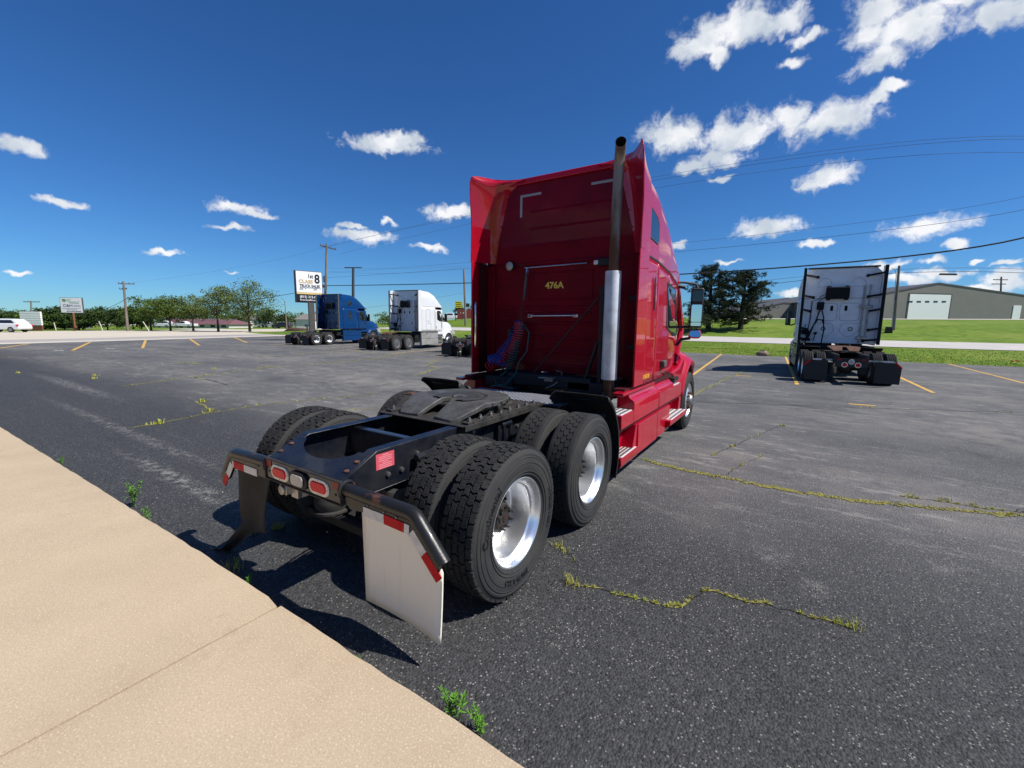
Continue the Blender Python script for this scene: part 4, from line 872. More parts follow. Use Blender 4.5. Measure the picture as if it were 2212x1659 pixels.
# side fairing under cab and sleeper, with steps
for s in (1, -1):
    A, B = (1.10, 1.222)
    X = lambda a, b: sorted((s * a, s * b))
    def prof_panel(name, y0, y1, pts):
        m = MB(); n = len(pts); m.add([(s * x, y0, z) for x, z in pts] + [(s * x, y1, z) for x, z in pts], [tuple(range(n)), tuple(range(2 * n - 1, n - 1, -1))] + [(i, (i + 1) % n, (i + 1) % n + n, i + n) for i in range(n)]); return m.build(name, 'red_paint', T, bevel=.006)
    prof_panel('side_fairing', 2.385, 3.444, [(1.02, .732), (1.222, .732), (1.224, .955), (1.205, .985), (1.165, 1.008), (1.15, 1.045), (1.02, 1.045)])
    prof_panel('side_fairing', 1.972, 2.383, [(1.02, .732), (1.222, .732), (1.222, .880), (1.02, .880)])
    prof_panel('side_fairing', 3.474, 4.80, [(1.02, .732), (1.222, .732), (1.222, .930), (1.02, .930)])
    prof_panel('side_fairing', 3.474, 4.28, [(1.02, .931), (1.222, .931), (1.205, .978), (1.165, 1.005), (1.15, 1.035), (1.02, 1.035)])
    MB().box(*X(1.0, 1.19), 1.975, 4.78, .690, .731).build('fairing_groove', 'maroon_dark', T)
    prof_panel('side_fairing', 2.555, 3.384, [(1.05, .330), (1.236, .330), (1.232, .690), (1.05, .690)])
    prof_panel('side_fairing', 1.972, 2.554, [(1.02, .308), (1.22, .308), (1.240, .345), (1.236, .428), (1.02, .428)])
    m = MB().prism([(1.975, .43), (2.554, .43), (2.50, .689), (1.975, .689)], 'x', *X(1.02, 1.085)); m.build('step_recess', 'red_paint', T)
    m = MB().prism([(2.40, .43), (2.555, .43), (2.555, .69), (2.50, .69)], 'x', *X(1.085, 1.22)); m.build('step_cheek', 'red_paint', T, bevel=.005)
    prof_panel('side_fairing', 3.412, 4.05, [(1.05, .338), (1.232, .338), (1.230, .690), (1.05, .690)])
    m = MB().prism([(4.051, .50), (4.92, .50), (4.90, .689), (4.051, .689)], 'x', *X(1.02, 1.09)); m.build('step_recess', 'red_paint', T)
    m = MB().prism([(4.76, .50), (4.93, .50), (4.93, .69), (4.83, .69)], 'x', *X(1.09, 1.20)); m.build('step_cheek', 'red_paint', T, bevel=.005)
    m = MB(); pts = [(1.02, .355), (1.20, .355), (1.30, .42), (1.305, .492), (1.02, .492)]; n = 5; m.add([(s * x, 3.83 if z > .4 and x > 1.1 else 3.9, z) for x, z in pts] + [(s * x, 4.92, z) for x, z in pts], [tuple(range(n)), tuple(range(2 * n - 1, n - 1, -1))] + [(i, (i + 1) % n, (i + 1) % n + n, i + n) for i in range(n)]); m.build('step_box', 'red_paint', T, bevel=.008)
    for (y0, y1, x0, x1, z) in ((1.99, 2.35, 1.04, 1.21, .880), (2.0, 2.50, 1.095, 1.235, .428), (4.34, 4.74, 1.05, 1.205, .930), (3.92, 4.86, 1.10, 1.295, .492)):
        st_ = MB().box(*X(x0, x1), y0, y1, z, z + .007).build('step', 'alu_tread', T, bevel=.002); m = MB()
        for k in range(3):
            xx = lerp(x0 + .03, x1 - .03, k / 2); m.box(*X(xx - .013, xx + .013), y0 + .015, y1 - .015, z + .0068, z + .0105)
            for j in range(int((y1 - y0) / .035)): m.lathe([(.005, .0105), (.004, .014), (.0001, .014)], (s * xx, y0 + .03 + .035 * j, z), 'z', 6)
        m.build('step_rib', 'rim_dull', st_)
    MB().box(*X(1.0, 1.13), 2.30, 4.95, 1.04, 1.11).build('sill', 'maroon_dark', T)
    prof_panel('sill_trim', 2.15, 3.40, [(1.05, 1.052), (1.168, 1.052), (1.168, 1.088), (1.05, 1.088)])
textobj('FX186730', .066, 'orange_sticker', T, (1.1695, 2.955, 1.195), (0, 1, 0), (0, 0, 1), width=.31, depth=.0012, bold=.004)
# back wall
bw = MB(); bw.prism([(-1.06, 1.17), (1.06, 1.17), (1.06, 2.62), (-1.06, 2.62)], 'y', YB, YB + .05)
wall = bw.build('back_wall', 'red_shaded', T)
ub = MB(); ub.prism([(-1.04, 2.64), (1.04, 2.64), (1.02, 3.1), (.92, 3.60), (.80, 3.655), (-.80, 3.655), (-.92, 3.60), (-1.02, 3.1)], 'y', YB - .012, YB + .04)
up = ub.build('upper_back_wall', 'red_shaded', T, bevel=.01)
MB().prism([(YB - .045, 3.652), (YB - .02, 3.735), (YB + .05, 3.735), (YB + .05, 3.652)], 'x', -.95, .95).build('roof_lip', 'red_paint', T, bevel=.012)
m = MB()
for z in (2.87, 3.08, 3.30): m.prism([(YB - .018, z - .012), (YB - .012, z + .012), (YB - .012, z - .02)], 'x', -.45, .70)
m.build('pressed_rib', 'red_shaded', up)
m = MB().prism([(YB - .03, 2.625), (YB - .005, 2.66), (YB + .02, 2.66), (YB + .02, 2.60), (YB - .01, 2.60)], 'x', -1.05, 1.05); m.build('drip_rail', 'red_shaded', T, bevel=.006)
m = MB()
for z in (2.035, 1.955, 1.83, 1.64, 1.455, 1.27):
    for x0, x1 in ((-.53, .48), (-.98, -.70)):
        if x0 < -.9 and z in (1.455, 1.27): continue
        m.prism([(YB - .013, z - .011), (YB - .013, z + .011), (YB - .0005, z + .024), (YB - .0005, z - .024)], 'x', x0, x1)
for z in (2.25, 2.35, 2.45): m.prism([(YB - .008, z - .008), (YB - .008, z + .008), (YB - .0005, z + .016), (YB - .0005, z - .016)], 'x', -.98, -.72)
m.build('pressed_rib', 'red_shaded', wall, bevel=.004)
m = MB(); o = rbox(.01, 2.32, .96, .37, .03); i_ = rbox(.01, 2.32, .93, .34, .03); k = len(o); m.add([(a, YB - .0005, b) for a, b in o] + [(.01 + (a - .01) * .985, YB - .010, 2.32 + (b - 2.32) * .97) for a, b in o] + [(a, YB - .010, b) for a, b in i_] + [(.01 + (a - .01) * .985, YB - .0005, 2.32 + (b - 2.32) * .97) for a, b in i_], [(j + r * k, (j + 1) % k + r * k, (j + 1) % k + (r + 1) * k, j + (r + 1) * k) for r in range(3) for j in range(k)]); m.build('number_panel', 'red_shaded', wall)
textobj('476A', .115, 'yellow_letter', T, (-.058, YB - .006, 2.322), (1, 0, 0), (0, 0, 1), width=.275, depth=.001, bold=.0035)
for (x0, x1, z0, z1, s) in ((-.565, -.28, 3.495, 3.525, 1), (.42, .72, 3.500, 3.530, 1)):
    MB().box(x0, x1, YB - .0165, YB - .0125, z0, z1).build('reflective_tape', 'tape_grey', up)
MB().box(-.600, -.566, YB - .0165, YB - .0125, 3.24, 3.525).build('reflective_tape', 'tape_grey', up); MB().box(.721, .755, YB - .0165, YB - .0125, 3.24, 3.53).build('reflective_tape', 'tape_grey', up)
def grab(p0, p1, name='grab_bar', r=.012):
    p0 = Vector(p0); p1 = Vector(p1); o = Vector((0, -.045, 0)); h = MB().tube([p0, p0 + o * .8, p0 + o + (p1 - p0) * .06, p1 + o + (p0 - p1) * .06, p1 + o * .8, p1], r, 10).build(name, 'chrome', T, smooth=60)
    m = MB()
    for p in (p0, p1): m.box(p.x - .035, p.x + .035, p.y - .012, p.y - .001, p.z - .022, p.z + .022)
    m.build('foot', 'alu_tread', h, bevel=.003)
grab((-.42, YB, 1.925), (.26, YB, 1.93)); 
MB().tube([(-.50, YB - .03, 2.57), (.41, YB - .03, 2.578)], .009, 8).build('hose_rod', 'chrome', T); MB().box(.50, .56, YB - .05, YB - .001, 2.55, 2.60).build('rod_bracket', 'alu_tread', T, bevel=.006)
MB().box(.56, .76, YB - .06, YB - .002, 2.53, 2.62).build('rod_mount', 'black_plastic', T, bevel=.01)
MB().tube([(-1.14, 2.56, 2.11), (-1.11, 2.52, 2.10), (-1.11, 2.51, 2.06), (-1.11, 2.51, 1.52), (-1.11, 2.52, 1.47), (-1.14, 2.56, 1.46)], .015, 10).build('grab_bar', 'chrome', T, smooth=60)
lp = MB().lathe([(.0001, -.085), (.052, -.078), (.060, -.068)], (-.715, YB - .02, 2.60), 'y', 22).build('work_lamp', 'lens_clear', T, smooth=60)
MB().lathe([(.058, -.072), (.066, -.070), (.068, -.05), (.055, -.012), (.03, 0)], (-.715, YB - .02, 2.60), 'y', 22).build('housing', 'black_plastic', lp, smooth=60)
# hose tender spring and suzie coils
MB().tube([(-.45, YB - .06, 2.57), (-.455, YB - .07, 2.50), (-.425, YB - .07, 2.50), (-.435, YB - .06, 2.57)], .003, 6).build('clip', 'chrome', T)
MB().tube([(-.44, YB - .08, 2.49), (-.475, YB - .09, 2.14)], .018, 10).build('hose_spring', 'grey_trim', T); MB().tube([(-.475, YB - .09, 2.14), (-.52, YB - .11, 1.84)], .006, 6).build('hose_strap', 'black_plastic', T)
def coil(name, m_, p0, p1, p2, R, turns, r=.0065, ph=0):
    P0, P1, P2 = Vector(p0), Vector(p1), Vector(p2); pts = []; n = int(turns * 14)
    for i in range(n + 1):
        t = i / n; c = P0 * (1 - t) ** 2 + P1 * 2 * t * (1 - t) + P2 * t * t; d = (P1 - P0).lerp(P2 - P1, t).normalized(); u = d.orthogonal().normalized(); w = d.cross(u); a = ph + 2 * math.pi * turns * t
        pts.append(c + (u * math.cos(a) + w * math.sin(a)) * R * (1 + .15 * math.sin(t * 9 + ph)))
    MB().tube(pts, r, 6).build(name, m_, T, smooth=60)
coil('air_coil', 'hose_red', (-.50, YB - .16, 1.84), (-.42, YB - .22, 1.45), (-.98, YB - .26, 1.20), .062, 24)
coil('air_coil', 'hose_blue', (-.52, YB - .12, 1.86), (-.62, YB - .20, 1.52), (-.80, YB - .30, 1.34), .05, 16, ph=1)
coil('air_coil', 'hose_blue', (-.88, YB - .30, 1.32), (-.80, YB - .30, 1.33), (-.66, YB - .30, 1.30), .058, 9)
coil('electric_coil', 'hose_green', (-.46, YB - .16, 1.82), (-.50, YB - .22, 1.50), (-.62, YB - .26, 1.20), .055, 18, .007, 2)
m = MB(); m.tube([(-.46, YB - .14, 1.84), (-.34, YB - .16, 1.70), (-.36, YB - .18, 1.45), (-.46, YB - .22, 1.30), (-.45, YB - .3, 1.15), (-.52, 2.4, 1.02), (-.62, 2.2, 1.0)], .009, 8); m.tube([(-.62, YB - .25, 1.18), (-.75, 2.5, 1.05), (-.6, 2.3, 1.0), (-.3, 2.25, 1.0)], .010, 8); m.build('air_hose', 'hose_green', T, smooth=60)
m = MB(); m.tube([(-.56, YB - .15, 1.85), (-.68, YB - .10, 1.72), (-.70, YB - .06, 1.45), (-.78, YB - .1, 1.2), (-.76, 2.5, 1.04)], .009, 8); m.box(-.72, -.66, YB - .12, YB - .04, 1.66, 1.74); m.build('gladhand', 'black_plastic', T, smooth=60)
MB().tube([(.06, 2.45, 1.01), (.14, 2.5, 1.05), (.20, 2.6, 1.12), (.16, 2.7, 1.2), (.05, 2.75, 1.21)], .005, 6).build('loose_wire', 'cord_pale', T)
MB().bar((.66, 2.64, 2.15), (-.36, 2.62, 1.02), .016, .016).build('diagonal_stay', 'black_plastic', T)
m = MB().box(.685, .735, 2.58, 2.64, 1.05, 2.27); m.bar((.67, 2.62, 1.62), (.50, 2.60, 1.05), .07, .03); m.box(.72, .86, 2.58, 2.61, 2.18, 2.24); m.box(.72, .86, 2.58, 2.61, 1.36, 1.42); m.build('exhaust_mount', 'black_plastic', T, bevel=.006)
m = MB()
for z in (2.13, 1.55): m.box(.97, 1.10, YB - .06, YB - .002, z - .03, z + .03)
m.build('extender_bracket', 'black_plastic', T, bevel=.006)
# exhaust stack
MB().lathe([(.05, 1.185), (.088, 1.19), (.090, 1.20), (.090, 2.40), (.087, 2.412), (.05, 2.415)], (.885, 2.46, 0), 'z', 28).build('muffler', 'muffler', T)
m = MB(); path = [(.885, 2.46, 2.41), (.886, 2.46, 2.8), (.892, 2.46, 3.3), (.896, 2.458, 3.44), (.901, 2.449, 3.53), (.912, 2.428, 3.605), (.927, 2.395, 3.655), (.945, 2.35, 3.688), (.966, 2.29, 3.702)]
m.tube(path, .056, 22, False); m.build('stack_pipe', 'pipe_rust', T, smooth=60)
m = MB(); m.tube(path[4:], .052, 22, False); p_ = path[-2]; m.build('stack_bore', 'flat_black', T, smooth=60)
MB().tube([(.905, 2.43, 3.58), (.915, 2.425, 3.62)], .02, 6).build('stack_patch', 'flat_black', T)
MB().tube([(.885, 2.46, 1.20), (.885, 2.46, 1.10), (.90, 2.48, 1.03), (.86, 2.55, .98), (.6, 2.8, .92)], .065, 16).build('exhaust_elbow', 'pipe_rust', T, smooth=60)
m = MB().box(-.6, .62, 2.55, 2.80, 1.0, 1.165); m.box(-.95, -.5, 2.5, 2.9, .95, 1.1); m.box(.3, .95, 2.55, 2.9, .95, 1.12); m.build('chassis_gear', 'black_plastic', T, bevel=.02)
m = MB().box(.0, .12, 2.52, 2.60, 1.09, 1.14); m.tube([(-.1, 2.55, 1.12), (.14, 2.55, 1.13)], .018, 8); m.build('valve', 'steel', T)
# extenders: from the edge of the back wall out to the free edge
def bez(P, t):
    n = len(P) - 1; f = t * n; i = min(int(f), n - 1); return Vector(P[i]).lerp(Vector(P[i + 1]), f - i)
for s in (1, -1):
    free = [(1.166, 2.49, 2.655), (1.166, 2.495, 2.9), (1.164, 2.50, 3.2), (1.162, 2.47, 3.50), (1.150, 2.455, 3.68), (1.128, 2.458, 3.745), (1.105, 2.53, 3.765), (1.065, 2.66, 3.775), (.98, 2.77, 3.765), (.80, 2.825, 3.742), (.52, 2.84, 3.718)]
    wallp = [(1.00, YB - .01, 2.655), (.985, YB - .01, 2.75), (.94, YB - .01, 2.98), (.88, YB - .01, 3.2), (.82, YB - .01, 3.42), (.78, YB - .01, 3.54), (.74, YB - .01, 3.60), (.68, YB - .01, 3.64), (.62, YB - .01, 3.66), (.57, YB - .01, 3.68), (.51, YB - .01, 3.70)]
    outer = [(1.158, 2.85, 2.655), (1.157, 2.85, 2.9), (1.152, 2.85, 3.2), (1.13, 2.85, 3.46), (1.06, 2.85, 3.62), (.98, 2.85, 3.685), (.92, 2.85, 3.70), (.85, 2.85, 3.71), (.76, 2.85, 3.715), (.66, 2.85, 3.715), (.51, 2.86, 3.72)]
    n = 34; inn = []; out = []
    for i in range(n + 1):
        t = i / n; f = bez(free, t); w_ = bez(wallp, t); o = bez(outer, t); ri = []; ro = []
        for k in range(9):
            u = k / 8; c = f.lerp(w_, u); # hug the outer skin first, then turn in to the wall
            corner = Vector((lerp(w_.x, f.x, .30), w_.y - .045, lerp(w_.z, f.z, .3)))
            c = f.lerp(corner, u / .75) if u <= .75 else corner.lerp(w_, (u - .75) / .25); ri.append((s * c.x, c.y, c.z))
            q = f.lerp(o, u); ro.append((s * (q.x + .010), q.y, q.z))
        inn.append(ri); out.append(ro)
    MB().grid(inn).build('upper_extender', 'red_paint', T, smooth=60)
    MB().grid(out).build('extender_skin', 'red_paint', T, smooth=60)
    m = MB(); m.tube([(s * (bez(free, i / 40).x + .004), bez(free, i / 40).y, bez(free, i / 40).z) for i in range(41)], .009, 6); m.build('extender_edge', 'red_paint', T, smooth=60)
    # lower extender
    m = MB(); m.prism([(2.49, 1.115), (2.49, 2.662), (2.84, 2.662), (2.84, 1.115)], 'x', *sorted((s * 1.150, s * 1.172))); m.build('lower_extender', 'red_paint', T, bevel=.006)
    m = MB(); m.prism([(1.00, 1.0 if s < 0 else 1.12), (1.148, 1.0 if s < 0 else 1.12), (1.148, 2.625), (1.00, 2.625)] if s > 0 else [(-1.00, 1.0), (-1.148, 1.10), (-1.148, 2.625), (-1.00, 2.625)], 'y', YB - .03, YB - .002); m.build('wall_flange', 'red_shaded', T, bevel=.004)
    m = MB()
    for z in (2.75, 2.95, 3.15, 3.35, 3.5): w_ = bez(wallp, (z - 2.655) / 1.045 * .55); m.lathe([(.010, -.006), (.0001, -.008)], (s * w_.x, YB - .022, z), 'y', 8)
    m.build('rivet', 'red_shaded', T)
    m = MB(); m.box(*sorted((s * .50, s * 1.10)), YB - .02, YB + .02, 2.605, 2.622); m.build('black_seam', 'black_plastic', T)
m = MB()
for s in (1, -1):
    for k in range(16): m.lathe([(.006, -.003), (.0001, -.004)], (s * 1.075, YB - .0305, 1.25 + .085 * k), 'y', 6)
    for k in range(9): m.lathe([(.006, 0), (.0001, .004)], (s * 1.172 if s > 0 else -1.176, 2.52, 1.2 + .17 * k), 'x', 6)
for k in range(14): m.lathe([(.006, -.002), (.0001, -.004)], (-.85 + .13 * k, YB - .0005, 1.20), 'y', 6)
m.build('rivet', 'red_shaded', T)
# mirrors
for s in (1, -1):
    b = MB().prism(rbox(0, 0, .185, .62, .035), 'y', -.05, .05); k = rad(15 * s); o = b.build('mirror', 'black_plastic', T, bevel=.02); o.location = (s * 1.315, 5.08, 2.10); o.rotation_euler = (0, 0, k)
    MB().prism(rbox(0, -.085, .152, .27, .02), 'y', -.054, -.0515).build('mirror_glass', 'mirror', o); MB().prism(rbox(0, .185, .152, .17, .02), 'y', -.054, -.0515).build('mirror_top', 'glass_dark', o); MB().prism(rbox(0, -.255, .150, .055, .015), 'y', -.053, -.0515).build('mirror_glass', 'mirror', o)
    b = MB().prism(rbox(0, 0, .19, .125, .05), 'y', -.05, .06); o2 = b.build('spot_mirror', 'red_paint', T, bevel=.02); o2.location = (s * 1.315, 5.08, 1.685); o2.rotation_euler = (rad(-10), 0, k); MB().prism(rbox(0, 0, .165, .10, .04), 'y', -.054, -.0512).build('mirror_glass', 'mirror', o2)
    m = MB(); m.tube([(s * 1.02, 4.95, 2.50), (s * 1.12, 5.05, 2.50), (s * 1.28, 5.12, 2.47), (s * 1.31, 5.12, 2.40)], .018, 8); m.tube([(s * 1.03, 4.9, 2.44), (s * 1.14, 4.98, 2.42)], .03, 8); m.tube([(s * 1.06, 5.02, 1.50), (s * 1.12, 5.06, 1.60), (s * 1.24, 5.12, 1.62)], .025, 8); m.tube([(s * 1.05, 5.0, 1.80), (s * 1.22, 5.10, 1.80)], .02, 8); m.tube([(s * 1.35, 5.08, 2.40), (s * 1.35, 5.08, 2.48)], .004, 5); m.build('mirror_arm', 'black_plastic', T, smooth=60)
# ---------------------------------------------------------------- the other tractors
FW2 = {}
def fw_copy(mname):
    if mname not in FW2:
        me = bpy.data.meshes['fifth_wheel'].copy(); me.materials.clear(); me.materials.append(MATS[mname]); FW2[mname] = me
    return FW2[mname]
def tractor(loc, rz, label, paint, skirt, wall, trim, fwm, style, sc=1.0):
    R = empty('semi_truck', loc, label, 'truck', 'parked semi trucks', rz); R.scale = (sc, sc, sc); b = 2.70
    TOPB = [(b - .1, 4.08), (b + .5, 4.13), (b + 1.2, 4.11), (b + 1.75, 3.95), (b + 2.25, 3.65), (b + 2.7, 3.25), (b + 3.0, 2.95)]
    WB = [(b, 1.215), (b + 1.9, 1.215), (b + 2.6, 1.14), (b + 3.2, 1.02)]
    def sp(y, z):
        w = interp(WB, y); zt = interp(TOPB, y)
        if z < 2.98: return w
        t = min(1, (z - 2.98) / max(.02, zt - 2.98)); n = lerp(6, 2.8, sstep(b + .8, b + 3.0, y)); return w * (1 - t ** n) ** (1 / n) if t < 1 else 0
    def pan(name, y0, y1, z0, z1, s, m, off=0, ny=8, nz=8, **k):
        f0 = z0 if callable(z0) else (lambda y: z0); f1 = z1 if callable(z1) else (lambda y: z1)
        return MB().grid([[(s * (sp(lerp(y0, y1, i / ny), lerp(f0(lerp(y0, y1, i / ny)), f1(lerp(y0, y1, i / ny)), j / nz)) + off), lerp(y0, y1, i / ny), lerp(f0(lerp(y0, y1, i / ny)), f1(lerp(y0, y1, i / ny)), j / nz)) for i in range(ny + 1)] for j in range(nz + 1)]).build(name, m, R, smooth=50, **k)
    def on(s, p, off=.004): return (s * (sp(p[0], p[1]) + off), p[0], p[1])
    for s in (1, -1):
        X = lambda a, c: sorted((s * a, s * c))
        pan('sleeper_side', b, b + 1.72, 1.18, 2.965, s, paint, solid=.02); d = pan('door', b + 1.735, b + 2.85, 1.18, 2.80, s, paint, solid=.02); pan('roof_side', b, b + 3.0, 2.985, lambda y: lerp(2.985, interp(TOPB, y), .998), s, paint, ny=24, nz=20)
        pan('seam', b, b + 2.9, 2.96, 2.99, s, 'flat_black', -.015, nz=1)
        MB().prism([(b + 1.72, 1.2), (b + 1.72, 2.9), (b + 2.9, 2.8), (b + 3.0, 1.2)], 'x', *X(.9, 1.0)).build('door_frame', 'flat_black', R)
        wp = [(b + 1.98, 2.10), (b + 1.95, 2.72), (b + 2.45, 2.72), (b + 2.72, 2.35), (b + 2.76, 2.02), (b + 2.45, 1.96)]
        MB().add([on(s, p, .006) for p in wp], [tuple(range(6))]).build('window', 'glass_dark', d, smooth=0); MB().tube([on(s, p, .006) for p in wp + wp[:1]], .018, 6).build('window_frame', 'black_plastic', d)
        MB().box(*X(1.19, 1.235), b + 1.80, b + 1.84, 1.42, 1.58).build('door_handle', 'black_plastic', d, bevel=.006)
        def ring(y0, y1, z0, z1, r, m='groove_grey' if paint != 'blue_paint' else 'blue_paint', t=.012): MB().tube([on(s, p, .002) for p in rbox((y0 + y1) / 2, (z0 + z1) / 2, y1 - y0, z1 - z0, r)] + [on(s, rbox((y0 + y1) / 2, (z0 + z1) / 2, y1 - y0, z1 - z0, r)[0], .002)], t, 6, False).build('panel_outline', m, R)
        ring(b + .55, b + 1.05, 1.95, 2.80, .08); 
        if paint == 'blue_paint':
            MB().add([on(s, p, .008) for p in rbox(b + .80, 2.42, .24, .62, .03)], [tuple(range(24))]).build('side_window', 'glass_dark', R, smooth=0)
            tw = [(b + .62, 3.12), (b + .60, 3.50), (b + .78, 3.60), (b + 1.0, 3.56), (b + 1.05, 3.42), (b + .80, 3.12)]; MB().add([on(s, p, .01) for p in tw], [tuple(range(6))]).build('bunk_window', 'glass_dark', R, smooth=0)
        else: ring(b + .55, b + 1.15, 1.32, 1.82, .08)
        # extenders with rubber edge
        e = MB().prism([(b - .40, 1.25), (b - .36, 4.05), (b + .0, 4.09), (b + .0, 1.25)], 'x', *X(1.19, 1.225)).build('extender', wall if style != 'left' else paint, R, bevel=.006); MB().prism([(b - .50, 1.22), (b - .46, 4.07), (b - .35, 4.08), (b - .39, 1.22)], 'x', *X(1.165 if style == 'right' else 1.185, 1.255)).build('rubber_edge', trim, e, bevel=.01)
        for z, l in ((3.75, .42), (2.98, .34), (2.45, .28), (1.75, .22), (1.35, .34)):
            m = MB().bar((s * 1.18, b - .38, z + .06), (s * (1.18 - l), b - .04, z), .05, .07); m.box(*X(1.18 - l - .04, 1.18 - l + .04), b - .06, b - .001, z - .05, z + .05); m.build('bracket', 'flat_black', R, bevel=.006)
        m = MB().prism([(b - .02, .26), (b + 2.05, .30), (b + 2.05, .70), (b - .02, .70)], 'x', *X(1.05, 1.225)); m.build('side_fairing', skirt, R, bevel=.012); m = MB().prism([(b - .02, .715), (b + 2.05, .715), (b + 2.05, 1.12), (b - .02, 1.14)], 'x', *X(1.05, 1.215)); m.build('side_fairing', skirt, R, bevel=.012)
        m = MB()
        for z in (.42, .80): m.box(*X(.98, 1.20), b + 2.08, b + 2.85, z, z + .05)
        m.box(*X(.95, 1.0), b + 2.08, b + 2.85, .30, 1.15); m.build('step', 'steel' if style == 'left' else 'black_plastic', R, bevel=.01)
        MB().box(*X(.95, 1.21), b + 2.06, b + 2.95, .98, 1.17).build('sill', paint if style != 'right' else skirt, R, bevel=.02)
        MB().lathe([(.045, 0), (.045, .02), (.0001, .022)], (s * 1.215 if s > 0 else -1.237, b + .65, 1.06), 'x', 14).build('filler_cap', 'flat_black', R)
        # fender and mirror
        rows = [[(s * (x - .12 * sstep(b + 3.8, b + 4.6, b + 3.62 + (.60 + dr) * math.cos(a))), b + 3.62 + (.60 + dr) * 1.05 * math.cos(a), .52 + (.60 + dr) * math.sin(a)) for x, dr in ((.75, .34), (.98, .22), (1.12, .10), (1.19, .02), (1.19, -.02), (1.1, -.03))] for a in [rad(172 - 160 * i / 16) for i in range(17)]]
        MB().grid(rows).build('front_fender', paint, R, smooth=60, solid=.012); m = MB().prism([(b + 4.05, .34), (b + 4.95, .38), (b + 4.9, .80), (b + 4.2, .86)], 'x', *X(.55, 1.12)); m.build('front_bumper', 'black_plastic' if style != 'blue' else paint, R, bevel=.05)
        MB().prism([(b + 4.30, .92), (b + 4.78, .92), (b + 4.60, 1.22), (b + 4.20, 1.26)], 'x', *X(.72, 1.08)).build('headlight', 'lens_clear', R, bevel=.04)
        mi = MB().prism(rbox(s * 1.44, 2.22, .20, .62, .04), 'y', b + 2.72, b + 2.84).build('mirror', 'black_plastic', R, bevel=.03); MB().prism(rbox(s * 1.44, 2.24, .15, .50, .03), 'y', b + 2.714, b + 2.7195).build('mirror_glass', 'glass_dark', mi); m = MB(); m.tube([(s * 1.12, b + 2.75, 2.0), (s * 1.30, b + 2.80, 1.92), (s * 1.43, b + 2.78, 1.95)], .03, 8); m.build('arm', 'black_plastic', mi)
        # frame, hangers, flaps
        MB().box(*X(.33, .42), -.85, 6.3, .70, .98).build('frame_rail', 'grime', R, bevel=.01)
        h = MB().bar((s * .43, -.82, .80), (s * 1.05, -.84, .79), .03, .045); h.bar((s * 1.05, -.84, .79), (s * 1.24, -.85, .60), .03, .045); h = h.build('flap_hanger', 'steel' if style == 'right' and s > 0 else 'grime', R)
        for k, (p, q, mm) in enumerate((((.50, .80), (.66, .80), 'tape_grey'), ((.78, .80), (1.02, .80), 'tape_white'), ((1.07, .77), (1.23, .61), 'tape_red'))): MB().bar((s * p[0], -.862, p[1]), (s * q[0], -.868, q[1]), .004, .05).build('reflective_tape', mm, h)
        MB().prism([(s * .60, .12), (s * 1.22, .11), (s * 1.235, .58), (s * 1.05, .78), (s * .60, .78)], 'y', -.848, -.838).build('mud_flap', 'black_plastic', R)
        rows = [[(s * x, 1.255 + (.64 + dr) * math.cos(a), .52 + (.64 + dr) * math.sin(a)) for x, dr in ((.58, -.03), (.62, 0), (1.18, 0), (1.22, -.03))] for a in [rad(75 - 95 * i / 12) for i in range(13)]]
        MB().grid(rows).build('quarter_fender', 'black_plastic', R, smooth=60, solid=.01)
        for y, ox in ((0, 0), (1.255, 0)):
            w = wheel(R, s * 1.088, y, TY_C, 'dish', s); wheel(R, s * .742, y, TY_C, 'back', s)
            if style == 'left': MB().lathe([(.0001, .128), (.10, .126), (.13, .118), (.24, .112), (.285, .118)], n=36).build('wheel_cover', 'rim_dull', w, smooth=60)
        wheel(R, s * 1.02, b + 3.62, TY_C, 'steer', s)
    # roof, windscreen, hood
    MB().grid([[(x * sp(y, lerp(2.98, interp(TOPB, y), .94)), y, interp(TOPB, y) - abs(x) ** 4 * (interp(TOPB, y) - 2.98) * .06) for x in [-1 + .1 * k for k in range(21)]] for y in [lerp(b - .05, b + 3.0, i / 20) for i in range(21)]]).build('roof_skin', paint, R, smooth=60)
    MB().grid([[(x * lerp(1.0, 1.0, t), lerp(b + 2.98, b + 3.45, t) - .22 * x * x, lerp(2.97, 2.02, t)) for x in [-1 + .2 * k for k in range(11)]] for t in (0, .33, .66, 1)]).build('windscreen', 'glass_dark', R, smooth=60)
    MB().grid([[(x_ * w, y, zt - (zt - z0) * q) for x_, q in ((-1, 1), (-1, .4), (-.94, .12), (-.7, 0), (0, -.04), (.7, 0), (.94, .12), (1, .4), (1, 1))] for y, zt, w, z0 in ((b + 2.85, 2.10, 1.03, 1.15), (b + 3.4, 2.05, .99, 1.2), (b + 4.0, 1.93, .93, 1.2), (b + 4.5, 1.72, .84, 1.1), (b + 4.82, 1.40, .74, .85), (b + 4.88, 1.1, .70, .8))]).build('hood', paint, R, smooth=60)
    MB().box(-.55, .55, b + 4.86, b + 4.93, .8, 1.35).build('grille', 'black_plastic', R, bevel=.03)
    # back wall with its fittings
    bw = MB().prism([(-1.19, 1.22), (1.19, 1.22), (1.19, 3.9), (1.02, 4.06), (-1.02, 4.06), (-1.19, 3.9)], 'y', b, b + .05).build('back_wall', wall, R, bevel=.02)
    lm = 'groove_grey' if wall != 'blue_paint' else 'blue_paint'
    def out(pts, t=.008, closed=True): MB().tube([(x, b - .002, z) for x, z in (pts + pts[:1] if closed else pts)], t, 6, False).build('pressed_line', lm, bw)
